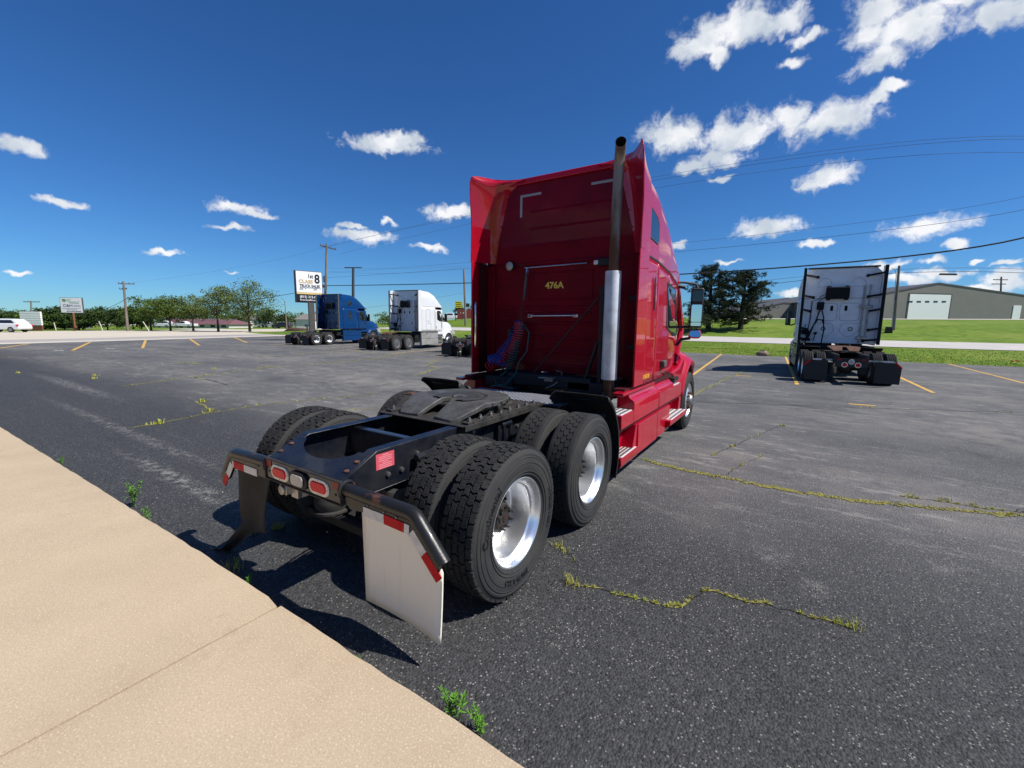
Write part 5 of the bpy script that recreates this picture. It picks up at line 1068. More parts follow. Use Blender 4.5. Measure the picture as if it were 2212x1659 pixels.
    for s in (1, -1):
        out(rbox(s * .34, 2.42, .60, .66, .12)); out([(s * .08, 1.70), (s * .14, 1.95), (s * .30, 2.0), (s * .70, 2.0), (s * .76, 1.8), (s * .44, 1.5), (s * .28, 1.5), (s * .08, 1.70)], closed=False); out([(s * .30, 3.38), (s * .75, 3.38), (s * .72, 3.55), (s * .55, 3.70), (s * .38, 3.66), (s * .30, 3.5)], closed=False)
        MB().prism(rbox(s * .22, 2.56, .09, .20, .03), 'y', b - .012, b - .001).build('vent', 'flat_black', bw); MB().lathe([(.075, -.012), (.075, 0), (.05, 0), (.05, -.012), (.075, -.012)], (s * .42, b - .001, 1.78), 'y', 20).build('grommet', 'flat_black', bw)
        m = MB().box(*sorted((s * .52, s * .82)), b - .006, b - .002, 3.76, 3.80); m.box(*sorted((s * .82, s * .86)), b - .006, b - .002, 3.48, 3.80); m.build('reflective_tape', 'tape_white' if wall == 'blue_paint' else 'sign_white', bw)
        MB().box(*sorted((s * .88, s * .905)), b - .012, b - .001, 1.5, 2.85).build('pressed_rib', lm, bw)
    MB().box(-1.16, 1.16, b - .004, b - .001, 2.925, 2.94).build('seam', 'grey_trim', bw)
    MB().prism([(b - .06, 4.06), (b - .03, 4.115), (b + .1, 4.115), (b + .1, 4.06)], 'x', -1.1, 1.1).build('roof_lip', trim, R, bevel=.01)
    ac = MB().prism(rbox(-.10, 3.13, .72, .44, .03), 'y', b - .22, b - .001).build('cooler_box', 'flat_black', R, bevel=.03); m = MB()
    for dx in (-.28, .28):
        for dz in (-.235, .235): m.box(-.10 + dx - .06, -.10 + dx + .06, b - .16, b - .04, 3.13 + dz - .03, 3.13 + dz + .03)
    m.build('foot', 'flat_black', ac)
    m = MB(); m.tube([(-.44, b - .08, 3.1), (-.60, b - .05, 3.02), (-.68, b - .03, 2.9), (-.86, b - .02, 2.84), (-.86, b - .02, 2.2), (-.90, b - .02, 1.9), (-.93, b - .02, 1.4)], .012, 6); m.tube([(-.44, b - .10, 3.0), (-.56, b - .07, 2.93), (-.66, b - .05, 2.82)], .014, 6); m.build('cable', 'flat_black', R)
    m = MB().box(-.70, -.48, b - .14, b - .002, 2.50, 2.80); m.build('socket_box', 'flat_black', R, bevel=.02)
    m = MB(); m.tube([(-.58, b - .12, 2.55), (-.72, b - .16, 2.0), (-.92, b - .2, 1.5), (-1.0, b - .2, 1.2)], .022, 8); m.tube([(-.55, b - .12, 2.55), (-.46, b - .18, 2.2), (-.42, b - .2, 1.7), (-.46, b - .2, 1.2)], .022, 8); m.tube([(-.93, b - .2, 1.3), (-.76, b - .2, 1.9), (-.64, b - .2, 2.14), (-.50, b - .2, 2.12), (-.44, b - .2, 1.95)], .024, 8); m.tube([(-.66, b - .1, 1.58), (-.72, b - .1, 1.3)], .016, 6); m.sphere((-.66, b - .06, 1.60), .055, 6); m.build('air_hose', 'flat_black', R)
    m = MB(); m.tube([(.72, b - .06, 1.25), (.72, b - .06, 3.40)], .028, 10); m.tube([(.88, b - .06, 1.55), (.88, b - .06, 3.42)], .024, 10); m.build('stand_pipe', 'steel', R); m = MB().box(.60, 1.0, b - .10, b - .03, 2.57, 2.66); m.box(.62, .94, b - .10, b - .03, 1.40, 1.52); m.build('pipe_clamp', 'steel', R, bevel=.01)
    m = MB(); m.tube([(-1.0, b - .03, 1.95), (-1.03, b - .1, 1.7), (-.95, b - .12, 1.45)], .012, 6); m.box(-1.12, -.88, b - .14, b - .03, 1.55, 1.72); m.box(-1.1, -.9, b - .14, b - .03, 1.30, 1.36); m.build('gladhand', 'flat_black', R)
    # chassis
    fwo = link('fifth_wheel', fw_copy(fwm), R); fwo.rotation_euler = (rad(2), 0, 0); fwo.location.z = .02
    MB().box(-.48, .48, .3, 1.6, .981, .995).build('mounting_plate', 'grime', R); MB().box(-.70, .70, 1.6, 2.5, .97, .985).build('deck_plate', 'grime', R); MB().box(-1.0, 1.0, 2.2, 2.7, .7, 1.16).build('chassis_gear', 'flat_black', R, bevel=.03)
    for y in (0, 1.255): m = MB().tube([(-.62, y, .5), (-.3, y, .5), (.3, y, .5), (.62, y, .5)], [.065, .085, .085, .065], 12); m.sphere((0, y, .5), .21, 8); m.build('axle_housing', 'grime', R)
    for s in (1, -1): MB().lathe([(.06, .30), (.13, .34), (.13, .44), (.115, .60), (.05, .68)], (s * .42, -.32, 0), 'z', 18).build('air_spring', 'rubber', R)
    tpl = MB().box(-.42, .42, -.86, -.845, .58, .86).build('tail_plate', 'grime', R)
    for x in (-.17, .17): l = MB().lathe([(.085, -.010), (.088, 0), (.06, -.010)], (x, -.861, .655), 'y', 22).build('tail_lamp', 'bezel', R, smooth=50); MB().lathe([(.0001, -.018), (.05, -.016), (.062, -.008)], (x, -.861, .655), 'y', 20).build('lens', 'lens_red', l, smooth=60)
    l = MB().lathe([(.082, -.010), (.085, 0), (.06, -.010)], (0, -.861, .75), 'y', 22).build('backup_lamp', 'bezel', R, smooth=50); MB().lathe([(.0001, -.018), (.05, -.016), (.062, -.008)], (0, -.861, .75), 'y', 20).build('lens', 'lens_clear', l, smooth=60)
    for x in (-.30, .30): MB().box(x - .035, x + .035, -.866, -.8605, .80, .85).build('reflector', 'tape_red', R)
    return R
tractor((4.20, 15.80, 0), rad(4), 'pale grey sleeper semi truck with its back to us beside the grass on the right', 'white_worn', 'dark_skirt', 'white_worn', 'flat_black', 'rust', 'right', 1.0)
tractor((-20.15, 16.95, 0), rad(9), 'white sleeper semi truck with weathered grey side skirts, next to the blue truck', 'white_paint', 'grey_skirt', 'white_paint', 'grey_trim', 'rust', 'left', 1.0)
tractor((-29.35, 17.2, 0), rad(9), 'blue sleeper semi truck in front of the truck sales sign', 'blue_paint', 'blue_paint', 'blue_paint', 'grey_trim', 'grease', 'blue', 1.0)
tractor((-12.35, 16.35, 0), rad(6), 'dark tailed semi truck half hidden behind the red sleeper, only its rear showing', 'white_worn', 'dark_skirt', 'white_worn', 'flat_black', 'grease', 'right', 1.0)
# ---------------------------------------------------------------- trees
def leaf_tree(name, base, h, cw, th, m, label, seed, n=150, per=26, ls=.2, flat=.55, group='trees beyond the road', lean=0, skew=0, cyl=False, cat='tree', bark='bark', tr=None):
    r = random.Random(seed); root = empty(name, base, label, cat, group); tk = MB(); lf = MB(); tr = tr or .018 * h + .05
    top = Vector((lean, 0, h * .72)); fork = Vector((lean * .3, 0, th)); tk.tube([(0, 0, -.3), (0, 0, th * .5), fork, fork.lerp(top, .5), top], [tr * 1.25, tr, tr * .8, tr * .5, tr * .15], 8)
    ends = []
    for i in range(11):
        a = i * 2.4 + r.uniform(-.4, .4); t = r.uniform(0, .55); s = fork.lerp(top, t); rr = cw * .5 * r.uniform(.5, .92); e = Vector((math.cos(a) * rr + skew * rr * .2, math.sin(a) * rr, th + (h - th) * r.uniform(.25, .85)))
        mid = s.lerp(e, .5) + Vector((0, 0, .12 * h * r.uniform(.2, 1) * flat)); tk.tube([s, s.lerp(mid, .6), mid, e], [tr * .42, tr * .32, tr * .22, tr * .06], 6); ends += [mid, e, mid.lerp(e, .5)]
        for j in range(3): q = e + Vector((r.uniform(-1, 1), r.uniform(-1, 1), r.uniform(-.3, .7))) * cw * .12; tk.tube([mid.lerp(e, .5), q], [tr * .12, tr * .03], 5); ends.append(q)
    cz = th + (h - th) * .48
    for i in range(n):
        if r.random() < .62: c = r.choice(ends) + Vector((r.gauss(0, 1), r.gauss(0, 1), r.gauss(0, .6))) * cw * .055
        else:
            u = Vector((r.gauss(0, 1), r.gauss(0, 1), r.gauss(0, 1))).normalized() * r.uniform(.55, 1) ** .5; c = Vector((u.x * cw * .5, u.y * cw * .5, cz + u.z * (h - th) * .5))
        s = cw * r.uniform(.035, .075)
        for k in range(per):
            p = c + Vector((r.gauss(0, 1) * s, r.gauss(0, 1) * s, r.gauss(0, 1) * s * .55)); u = Vector((r.uniform(-1, 1), r.uniform(-1, 1), r.uniform(-.5, .5))).normalized(); w = u.orthogonal(); w.rotate(Matrix.Rotation(r.uniform(0, 6.28), 3, u)); l = ls * r.uniform(.5, 1.2)
            lf.add([p - u * l * .5, p + w * l * .28, p + u * l * .5, p - w * l * .28], [(0, 1, 2, 3)])
    tk.build('trunk', bark, root); lf.build('crown', m, root, smooth=0, fix=False); return root
def base(x, y, z=-.06): return gz(x, y, z)
row = [(327, 715, 5.5, 5.2, 'leaf_c', 10, 'leafy green street tree at the left end of the roadside row'), (369, 716, 5.9, 5.8, 'leaf_c', 11, 'second street tree from the left of the roadside row'), (418, 716, 6.2, 6.4, 'leaf_a', 12, 'middle street tree of the roadside row, airy crown'),
       (472, 717.6, 7.2, 6.8, 'leaf_a', 13, 'sparse street tree left of the tallest one in the row'), (540, 717.6, 8.7, 9.4, 'leaf_a', 14, 'tallest and widest street tree, right end of the roadside row')]
for x, y, h, cw, m, sd, lb in row: leaf_tree('street_tree', base(x, y), h, cw, h * .24, m, lb, sd, n=230 if cw > 8 else (210 if m == 'leaf_c' else 150), per=26, ls=.24, group='street trees in a row by the road')
for x, y, h, cw, m, sd, lb in ((233, 714, 3.9, 5.2, 'leaf_b', 20, 'round dark green tree just left of the wooden pole'), (118, 712, 3.7, 4.4, 'leaf_b', 21, 'dark tree behind the white sign board'), (140, 712, 4.1, 4.2, 'leaf_b', 22, 'tallest dark tree left of the sign post'), (97, 712, 2.8, 4.2, 'leaf_c', 23, 'bright bushy tree beside the striped white board'), (85, 711, 2.7, 4.2, 'leaf_c', 33, 'bushy tree behind the striped white board'),
                               (172, 713, 2.6, 4.2, 'leaf_b', 24, 'low bush right of the brown sign post'), (288, 711, 4.6, 5.2, 'leaf_b', 25, 'dark tree right behind the wooden pole'), (306, 711, 4.1, 5.0, 'leaf_b', 26, 'dark tree behind the left end of the street trees')):
    leaf_tree('bushy_tree', base(x, y), h, cw, h * .08, m, lb, sd, n=210, per=26, ls=.28, group='trees beyond the gravel')
FT = ['behind the silver car at the left edge', 'behind the roof of the silver car', 'left of the far left utility pole', 'right of the far left utility pole', 'behind the dark trees by the white sign', 'left of the round dark tree', 'right of the round dark tree', 'behind the first street tree', 'between second and third street trees', 'behind the fourth street tree', 'left of the tallest street tree', 'right of the tallest street tree', 'just left of the short leaning pole', 'behind the truck sales sign post', 'behind the rear of the blue truck', 'behind the blue cab', 'between blue and white trucks', 'behind the white sleeper']
for i, (x, h, cw) in enumerate(((5, 5.5, 9), (28, 5.0, 9), (50, 6.2, 10), (75, 7.0, 10), (105, 6.0, 9), (205, 6.5, 9), (255, 6.5, 9), (340, 6, 9), (395, 6, 10), (445, 6.5, 10), (505, 6.5, 9), (560, 6.6, 10), (590, 5.5, 10), (640, 5.2, 9), (700, 6, 11), (760, 6, 10), (840, 6, 10), (900, 6, 10))):
    p = at(x, 700, 125 if x < 600 else 150); p.z = -.1 if x < 600 else terr(p.x, p.y) - .1; leaf_tree('far_tree', p, h * (.66 if x < 320 else 1.0), cw, .6, ('leaf_b', 'leaf_c', 'leaf_b')[i % 3], 'distant leafy tree on the skyline, ' + FT[i], 40 + i, n=100, per=22, ls=.45, group='distant trees on the skyline')
p = at(1002, 690, 95); p.z = terr(p.x, p.y); leaf_tree('far_tree', p, 4.2, 4.5, .5, 'leaf_b', 'dark tree beside the red container', 70, n=50, ls=.4, group='distant trees on the skyline')
def pine(base_, h, w, label, seed, sk=0):
    r = random.Random(seed); root = empty('pine_tree', base_, label, 'tree', 'pine trees on the bank'); tk = MB(); lf = MB(); tk.tube([(0, 0, -.4), (0, 0, h * .3), (sk * .2, 0, h * .7), (sk * .3, 0, h * .98)], [.30, .24, .13, .03], 9)
    nb = 74
    for i in range(nb):
        t = (i + r.random()) / nb; z = h * lerp(.10, .97, t); env = w * .5 * (1 - ((t - .28) / .74) ** 2 if t > .28 else .62 + 1.35 * t) ** .7; L = env * r.uniform(.55, 1.12); a = r.uniform(0, 6.283); el = lerp(-.05, .55, t) + r.uniform(-.12, .18)
        s = Vector((sk * .25 * t, 0, z)); d = Vector((math.cos(a) * math.cos(el), math.sin(a) * math.cos(el), math.sin(el))); e = s + d * L; mid = s + d * L * .5 - Vector((0, 0, .06 * L)); tk.tube([s, mid, e], [.05 * (1 - t) + .02, .03, .01], 5)
        for k in range(int(6 + L * 5)):
            q = r.uniform(.28, 1.05); c = s.lerp(e, q) + Vector((r.gauss(0, .22), r.gauss(0, .22), r.gauss(.04, .12))); sz = r.uniform(.16, .30)
            for j in range(13):
                u = Vector((r.gauss(0, 1), r.gauss(0, 1), r.gauss(.35, .7))).normalized(); v = u.orthogonal().normalized(); v.rotate(Matrix.Rotation(r.uniform(0, 6.28), 3, u)); o = c + u * sz * .15; lf.add([o - v * .028, o + v * .028, o + u * sz + v * .012, o + u * sz - v * .012], [(0, 1, 2, 3)])
    tk.build('trunk', 'bark_pine', root); lf.build('crown', 'needle', root, smooth=0, fix=False)
def onbank(x, y, d): p = at(x, y, d); p.z = terr(p.x, p.y); return p
pine(onbank(1530, 700, 47), 6.7, 6.0, 'dark pine with a pointed top on the bank, left of the pair', 5)
pine(onbank(1600, 698, 46), 6.0, 6.4, 'spreading pine with a bare lower trunk, right of the pair', 6, .5)
leaf_tree('juniper_bush', onbank(1490, 704, 45), 2.2, 4.5, .2, 'needle', 'low dark evergreen bush at the foot of the pines', 71, n=90, per=22, ls=.16, group='trees beyond the road', cat='bush')
# ---------------------------------------------------------------- poles and lines
def pole(name, b, t, r, m, label, group='wooden utility poles', cat='pole', arms=()):
    b = Vector(b); t = Vector(t); o = empty(name, b, label, cat, group); d = t - b; MB().tube([(0, 0, -.5), (d.x * .5, d.y * .5, d.z * .5), tuple(d)], [r * 1.15, r, r * .8], 10).build('shaft', m, o)
    for (z, p, q, w) in arms:
        c = d * (z / d.z); u = Vector((q[0], q[1], q[2])).normalized(); arm = MB().bar(c - u * p[0] - Vector((u.y, -u.x, 0)) * r, c + u * p[1] - Vector((u.y, -u.x, 0)) * r, w, w * 1.3).build('cross_arm', m, o)
        for s in (-p[0] * .93, -p[0] * .45, p[1] * .45, p[1] * .93): MB().lathe([(.05, 0), (.06, .06), (.035, .10), (.05, .14), (.0001, .2)], c + u * s + Vector((0, 0, w * .65)) - Vector((u.y, -u.x, 0)) * r, 'z', 8).build('insulator', 'insulator', o)
    return o
A0 = at(700, 712, 58.5); A0.z = 0; A1 = at(706, 527, 58.5)
PA = pole('utility_pole', A0, A1, .16, 'wood_pole', 'wooden utility pole with transformer behind the truck sales sign', arms=((A1.z * .965, (1.0, 1.25), (CR.x * .9, CR.y * .9, -.22), .12),))
q = A1 - A0; m = MB().lathe([(.0001, 0), (.26, .02), (.27, .1), (.27, .75), (.25, .85), (.0001, .9)], (q.x - .45 * CR.x, q.y - .45 * CR.y, 7.2), 'z', 16).build('transformer', 'transformer', PA); m = MB().box(q.x - .9, q.x - .4, q.y - .5, q.y - .2, 6.5, 6.9).build('flood_lamp', 'insulator', PA, bevel=.05)
b_ = at(762, 712, 50); b_.z = 0; t_ = at(763, 579, 50); o = pole('light_pole', b_, t_, .17, 'dark_pole', 'dark light pole with a short T head between the blue and white trucks', 'light poles'); q = t_ - b_; MB().bar(q - CR * 1.0 + Vector((0, 0, .05)), q + CR * 1.0 + Vector((0, 0, .05)), .16, .10).build('lamp_head', 'dark_pole', o, bevel=.02)
b_ = gz(276, 715); pole('utility_pole', b_, at(266.5, 608, (b_ - CAM).dot(CF)), .17, 'wood_pole', 'wooden utility pole left of the street trees', arms=((7.45, (1.0, 1.6), (CR.x, CR.y, -.02), .10), (6.6, (.9, .3), (CR.x, CR.y, 0), .08)))
b_ = at(70, 705, 115); b_.z = 0; pole('utility_pole', b_, at(66.5, 650, 115), .2, 'wood_pole', 'distant utility pole with wide cross arm at the far left', arms=((6.2, (2.2, 2.2), (CR.x, CR.y, 0), .14),))
b_ = at(1006, 700, 62); b_.z = terr(b_.x, b_.y); pole('utility_pole', b_, at(1002, 582, 62), .15, 'wood_pole', 'thin utility pole just left of the red sleeper')
b_ = gz(620, 712); pole('utility_pole', b_, at(615, 650, (b_ - CAM).dot(CF)), .10, 'wood_pole', 'short leaning pole just left of the truck sales sign')
b_ = at(1930, 717, 40); b_.z = terr(b_.x, b_.y); t_ = at(1942.5, 574, 40); PE = pole('utility_pole', b_, t_, .115, 'wood_pole', 'bare wooden pole on the grass bank beside the pale grey truck'); q = t_ - b_; MB().tube([(-.2 * CR.x, -.2 * CR.y, 0), q * .5 - CR * .2, q * .86 - CR * .2, q * .94 - CR * .34, q * .97 - CR * .7], .03, 6).build('conduit', 'steel', PE)
bx = at(1919, 718, 39); bx.z = terr(bx.x, bx.y); m = MB().prism([(-.28, 0), (.28, 0), (.22, .55), (-.22, .55)], 'y', -.2, .2); m.build('utility_box', 'grime', None, loc=bx, bevel=.03, label='small dark utility box at the foot of the bare wooden pole', category='box')
b_ = at(2161, 690, 160); b_.z = 4; pole('utility_pole', b_, at(2163, 598, 160), .3, 'wood_pole', 'far utility pole with double cross arm beyond the grey hall', arms=((16.4, (2.6, 2.8), (CR.x, CR.y, 0), .22), (14.8, (3.2, 2.2), (CR.x, CR.y, 0), .22)))
def wire(pts, r, label, n=24):
    P = [Vector(p) for p in pts]; q = []
    if len(P) == 2: q = [P[0].lerp(P[1], i / n) - Vector((0, 0, 0)) for i in range(n + 1)]
    else:
        for i in range(n + 1):
            t = i / n; a = (t - .5) * (t - 1) * 2; b2 = -4 * t * (t - 1); c = 2 * t * (t - .5); q.append(P[0] * a + P[1] * b2 + P[2] * c)
    MB().tube(q, r if r > .02 else r * .75, 6).build('power_line', 'wire' if r > .02 else 'wire_thin', None, smooth=60, label=label, category='power line', group='overhead lines')
def midd(d0, d1): return 2 / (1 / d0 + 1 / d1)
wire([at(706, 617, 58.5), at(1460, 593, 33.7), at(2240, 505, 23.4)], .045, 'thick black cable sagging from the transformer pole to the upper right')
wire([at(706, 533, 58.5), at(1400, 385, 34.9), at(2240, 295, 23.4)], .012, 'uppermost thin power line at the right'); wire([at(690, 536, 58.5), at(1400, 392, 34.9), at(2240, 301, 23.4)], .014, 'thin power line just under the uppermost one'); wire([at(735, 548, 58.5), at(1400, 409, 34.9), at(2240, 331, 23.4)], .012, 'third thin power line from the top')
wire([at(706, 590, 58.5), at(1460, 526, 33.7), at(2240, 417, 23.4)], .012, 'fourth thin power line from the top'); wire([at(706, 600, 58.5), at(1460, 544, 33.7), at(2240, 446, 23.4)], .016, 'fifth thin power line, just above the thick cable')
wire([at(706, 619, 58.5), at(450, 656, 62), at(276, 642, 66)], .03, 'dark cable between the left wooden pole and the transformer pole'); wire([at(276, 643, 66), at(225, 668, 80), at(170, 682, 100)], .03, 'cable running down left from the wooden pole')
wire([at(1640, 617, 42), at(1935, 590, 40), at(2240, 591, 38)], .022, 'lower of the two lines meeting the bare wooden pole'); wire([at(1620, 610, 42), at(1940, 582, 40), at(2240, 583, 38)], .020, 'upper of the two lines meeting the bare wooden pole')
wire([at(710, 579, 58), at(860, 580, 60), at(1004, 575, 62)], .012, 'thin line level with the top of the light pole'); wire([at(710, 586, 58), at(860, 590, 60), at(1004, 578, 62)], .012, 'thin line just below the top of the light pole'); wire([at(700, 668, 58), at(830, 660, 60), at(1004, 632, 62)], .016, 'low line behind the blue and white trucks'); wire([at(700, 534, 58.5), at(500, 580, 75), at(276, 612, 95)], .010, 'thin line running left from the top of the transformer pole')
m = MB().prism([(-.8, -.08), (.8, -.08), (.7, .08), (-.7, .08)], 'y', -.08, .08); m.build('cable_splice', 'wire', None, loc=at(2048, 592.5, 39), rz=math.atan2(CR.y, CR.x), bevel=.02, label='dark splice case hanging on the line above the grey hall', category='splice case')
# ---------------------------------------------------------------- signs
def panel_sign(o, P0, ex, ez, w, h, t, m, name='panel', bevel=0):
    ex = Vector(ex); ez = Vector(ez); n = ex.cross(ez).normalized(); vs = [P0 + ex * a + ez * b + n * c for c in (0, -t) for a, b in ((0, 0), (w, 0), (w, h), (0, h))]
    return MB().add(vs, [(0, 1, 2, 3), (7, 6, 5, 4), (0, 4, 5, 1), (1, 5, 6, 2), (2, 6, 7, 3), (3, 7, 4, 0)]).build(name, m, o, bevel=bevel, smooth=0)
SD = 40.0; tl = at(638.5, 584.5, SD - .6); tr_ = at(694.5, 595.5, SD + .9); bl = at(643, 651, SD - .6)
ex = (tr_ - tl); ex.z = 0; sw = ex.length; ex.normalize(); ez = Vector((0, 0, 1)); sh = tl.z - bl.z; nrm = ex.cross(ez)
g0 = (tl + tr_) / 2; g0.z = 0; SG = empty('business_sign', g0, 'truck sales sign on a brown post, white top and black bottom panel', 'sign'); L0 = tl - g0; L0.z = bl.z; P0 = Vector((L0.x, L0.y, bl.z))
cab = panel_sign(SG, P0 - ex * .06 - ez * .06 - nrm * .02, ex, ez, sw + .12, sh + .12, .50, 'sign_frame', 'cabinet', .02)
fh = sh / 68.0
panel_sign(cab, P0 + nrm * .005 + ez * (sh * .315), ex, ez, sw, sh * .685, .03, 'sign_white', 'face'); panel_sign(cab, P0 + nrm * .005 + ez * (sh * .255), ex, ez, sw, sh * .055, .03, 'sign_band', 'band'); panel_sign(cab, P0 + nrm * .005, ex, ez, sw, sh * .25, .03, 'sign_black', 'face')
def stxt(s, u, v, size, m, width, bold=0): textobj(s, size, m, SG, P0 + nrm * .012 + ex * (u * sw) + ez * (v * sh), ex, ez, width=width * sw, bold=bold, depth=.002)
stxt('1st', .55, .845, .52, 'sign_black', .19, .012); stxt('CLASS', .365, .665, .44, 'sign_gold', .55, .018); stxt('8', .81, .76, 1.15, 'sign_black', .21, .03); stxt('TRUCK SALES', .51, .525, .34, 'sign_black', .80, .012)
m = MB()
def sg(u, v): return P0 + nrm * .014 + ex * (u * sw) + ez * (v * sh)
m.bar(sg(.13, .465), sg(.93, .465), .004, .03); m.bar(sg(.93, .465), sg(.935, .43), .004, .02)
for u in (.15, .22, .69, .76): m.tube([sg(u + .026 * math.cos(a), .425 + .024 * math.sin(a)) for a in [6.283 * k / 14 for k in range(15)]], .013, 5, False)
m.bar(sg(.34, .45), sg(.36, .43), .004, .05); m.build('truck_mark', 'sign_black', SG)
stxt('(815) 315-0', .42, .165, .32, 'sign_white', .62, .004); stxt('firstclass8truck', .44, .065, .22, 'sign_white', .66, .002)
MB().prism([(-.26, 0), (.26, 0), (.26, bl.z - .06), (-.26, bl.z - .06)], 'y', -.30, -.05).build('post', 'brown_post' if False else 'grey_trim', SG, bevel=.02, rz=math.atan2(ex.y, ex.x))
b_ = gz(163, 715); dd = (b_ - CAM).dot(CF); tl = at(133, 643.5, dd); tr_ = at(179.5, 645, dd); bl = at(137, 675, dd); ex = tr_ - tl; ex.z = 0; sw = ex.length; ex.normalize(); nrm = ex.cross(ez); sh = tl.z - bl.z; C_ = empty('business_sign', b_, 'white sign with green and blue lettering on a reddish brown post', 'sign'); P0 = tl - b_; P0.z = bl.z; P0 = P0 + nrm * .3
cab = panel_sign(C_, P0 - ex * .05 - ez * .05 - nrm * .01, ex, ez, sw + .1, sh + .1, .2, 'insulator', 'frame'); panel_sign(cab, P0, ex, ez, sw, sh, .02, 'sign_white', 'face')
def ctxt(s, u, v, size, m, width): textobj(s, size, m, C_, P0 + nrm * .006 + ex * (u * sw) + ez * (v * sh), ex, ez, width=width * sw, depth=.002, bold=.006)
ctxt('C&H', .34, .47, .52, 'sign_blue', .44); ctxt('815-547-8453', .60, .085, .20, 'sign_black', .66)
m = MB(); m.add([P0 + nrm * .006 + ex * (u * sw) + ez * (v * sh) for u, v in ((.08, .86), (.12, .92), (.22, .93), (.30, .84), (.22, .70), (.12, .76))], [(0, 1, 2, 3, 4, 5)]); m.bar(P0 + nrm * .006 + ex * sw * .25 + ez * sh * .85, P0 + nrm * .006 + ex * sw * .5 + ez * sh * .87, .004, .10); m.bar(P0 + nrm * .006 + ex * sw * .3 + ez * sh * .76, P0 + nrm * .006 + ex * sw * .92 + ez * sh * .755, .004, .03); m.bar(P0 + nrm * .006 + ex * sw * .42 + ez * sh * .67, P0 + nrm * .006 + ex * sw * .88 + ez * sh * .65, .004, .11); m.build('green_print', 'sign_green', C_)
m = MB()
for u0, u1, v, t in ((.62, .92, .51, .05), (.60, .94, .42, .05), (.06, .93, .29, .04), (.25, .75, .20, .04)): m.bar(P0 + nrm * .006 + ex * sw * u0 + ez * sh * v, P0 + nrm * .006 + ex * sw * u1 + ez * sh * v, .004, t)
m.build('small_print', 'insulator', C_); MB().prism([(-.17, 0), (.17, 0), (.13, bl.z), (-.17, bl.z)], 'y', -.1, .1).build('post', 'brown_post', C_, bevel=.02); MB().box(-.5, .5, -.14, .14, .5, .72).build('post_tie', 'brown_post', C_)
# small white reader board
p = gz(71, 714); w = empty('reader_board', p, 'white slatted reader board on a brown base beside the parked car', 'sign', None, math.atan2(CR.y, CR.x)); MB().box(-1.55, 1.55, -.1, .1, 0, .75).build('base', 'brown_post', w)
for i in range(6): MB().box(-1.55, 1.55, -.12, .12, .80 + .34 * i, 1.10 + .34 * i).build('slat', 'sign_white', w, bevel=.01)
MB().box(-1.5, 1.5, -.08, .08, .76, 2.82).build('backing', 'insulator', w)
p = at(991, 690, 70); p.z = terr(p.x, p.y); Y = empty('roadside_sign', p, 'bright yellow sign on two dark posts left of the red sleeper', 'sign', None, math.atan2(CR.y, CR.x)); hh = at(991, 651, 70).z - p.z
for x in (-.55, .55): MB().box(x - .05, x + .05, -.05, .05, 0, hh).build('post', 'dark_pole', Y)
MB().box(-.6, .6, -.09, -.05, hh - 1.05, hh - .02).build('panel', 'sign_yellow', Y); m = MB()
for i in range(3): m.box(-.45, .45, -.096, -.0905, hh - .28 - .3 * i, hh - .18 - .3 * i)
m.build('print_line', 'dark_pole', Y)
for x, y, xt, yt, lb in ((222, 714, 213.5, 694, 'leaning pale post left of the wooden utility pole'), (323, 716, 309, 695, 'leaning pale post beside the first street tree'), (121, 713, 116.5, 697, 'leaning pale post left of the brown sign post')):
    b_ = gz(x, y); t_ = at(xt, yt, (b_ - CAM).dot(CF)) - b_; MB().tube([(0, 0, -.1), t_ * .5, t_], .07, 8).build('guy_guard', 'concrete_pale', None, loc=b_, label=lb, category='post', group='leaning pale posts')
# ---------------------------------------------------------------- buildings
EY = Vector((CF.x, CF.y, 0)).normalized()
def hall(name, pts, base_z, depth, label, wall, roof, back=EY):
    """gable front through left eave, ridge, right eave"""
    a, r, c = pts; ln = c - a; ln.z = 0; ln.normalize(); k = (r - a).dot(ln); r = Vector((a.x + ln.x * k, a.y + ln.y * k, r.z)); o = Vector((a.x, a.y, base_z)); root = empty(name, o, label, 'building'); F_ = [Vector((a.x, a.y, base_z)), Vector((c.x, c.y, base_z)), c, r, a]; F_ = [q - o for q in F_]; B_ = [q + back * depth for q in F_]
    MB().add(F_ + B_, [(0, 1, 2, 3, 4), (9, 8, 7, 6, 5), (0, 5, 6, 1), (1, 6, 7, 2), (4, 9, 5, 0)]).build('wall', wall, root, smooth=0)
    up = Vector((0, 0, .25)); ov = -back * .06; A, R_, C2 = F_[4], F_[3], F_[2]; e = (C2 - A); e.z = 0; e.normalize(); A2 = A - e * .5 + Vector((0, 0, -.08)); C3 = C2 + e * .5 + Vector((0, 0, -.08)); lo = [A2 + ov, R_ + ov, C3 + ov]; hi = [q + up for q in lo]; lob = [q + back * (depth + .8) for q in lo]; hib = [q + back * (depth + .8) for q in hi]
    V = lo + hi + lob + hib; MB().add(V, [(3, 4, 10, 9), (4, 5, 11, 10), (0, 1, 4, 3), (1, 2, 5, 4), (0, 6, 7, 1), (1, 7, 8, 2), (6, 9, 10, 7), (7, 10, 11, 8), (0, 3, 9, 6), (2, 8, 11, 5)]).build('roof', roof, root, smooth=0)
    return root, F_, e
bz = 3.15; P_ = [at(1862, 645, 71), at(2018, 614.5, 73), at(2330, 656, 76)]
HB, F_, e = hall('metal_hall', P_, bz, 34, 'grey metal hall with a white overhead door on the bank at the right', 'metal_wall', 'metal_roof')
o = Vector(HB.location); nb = Vector((e.y, -e.x, 0))
if nb.dot(EY) > 0: nb = -nb
def onwall(x, y):
    d = ray(x, y); t = (o - CAM).dot(nb) / d.dot(nb); return CAM + d * t - o
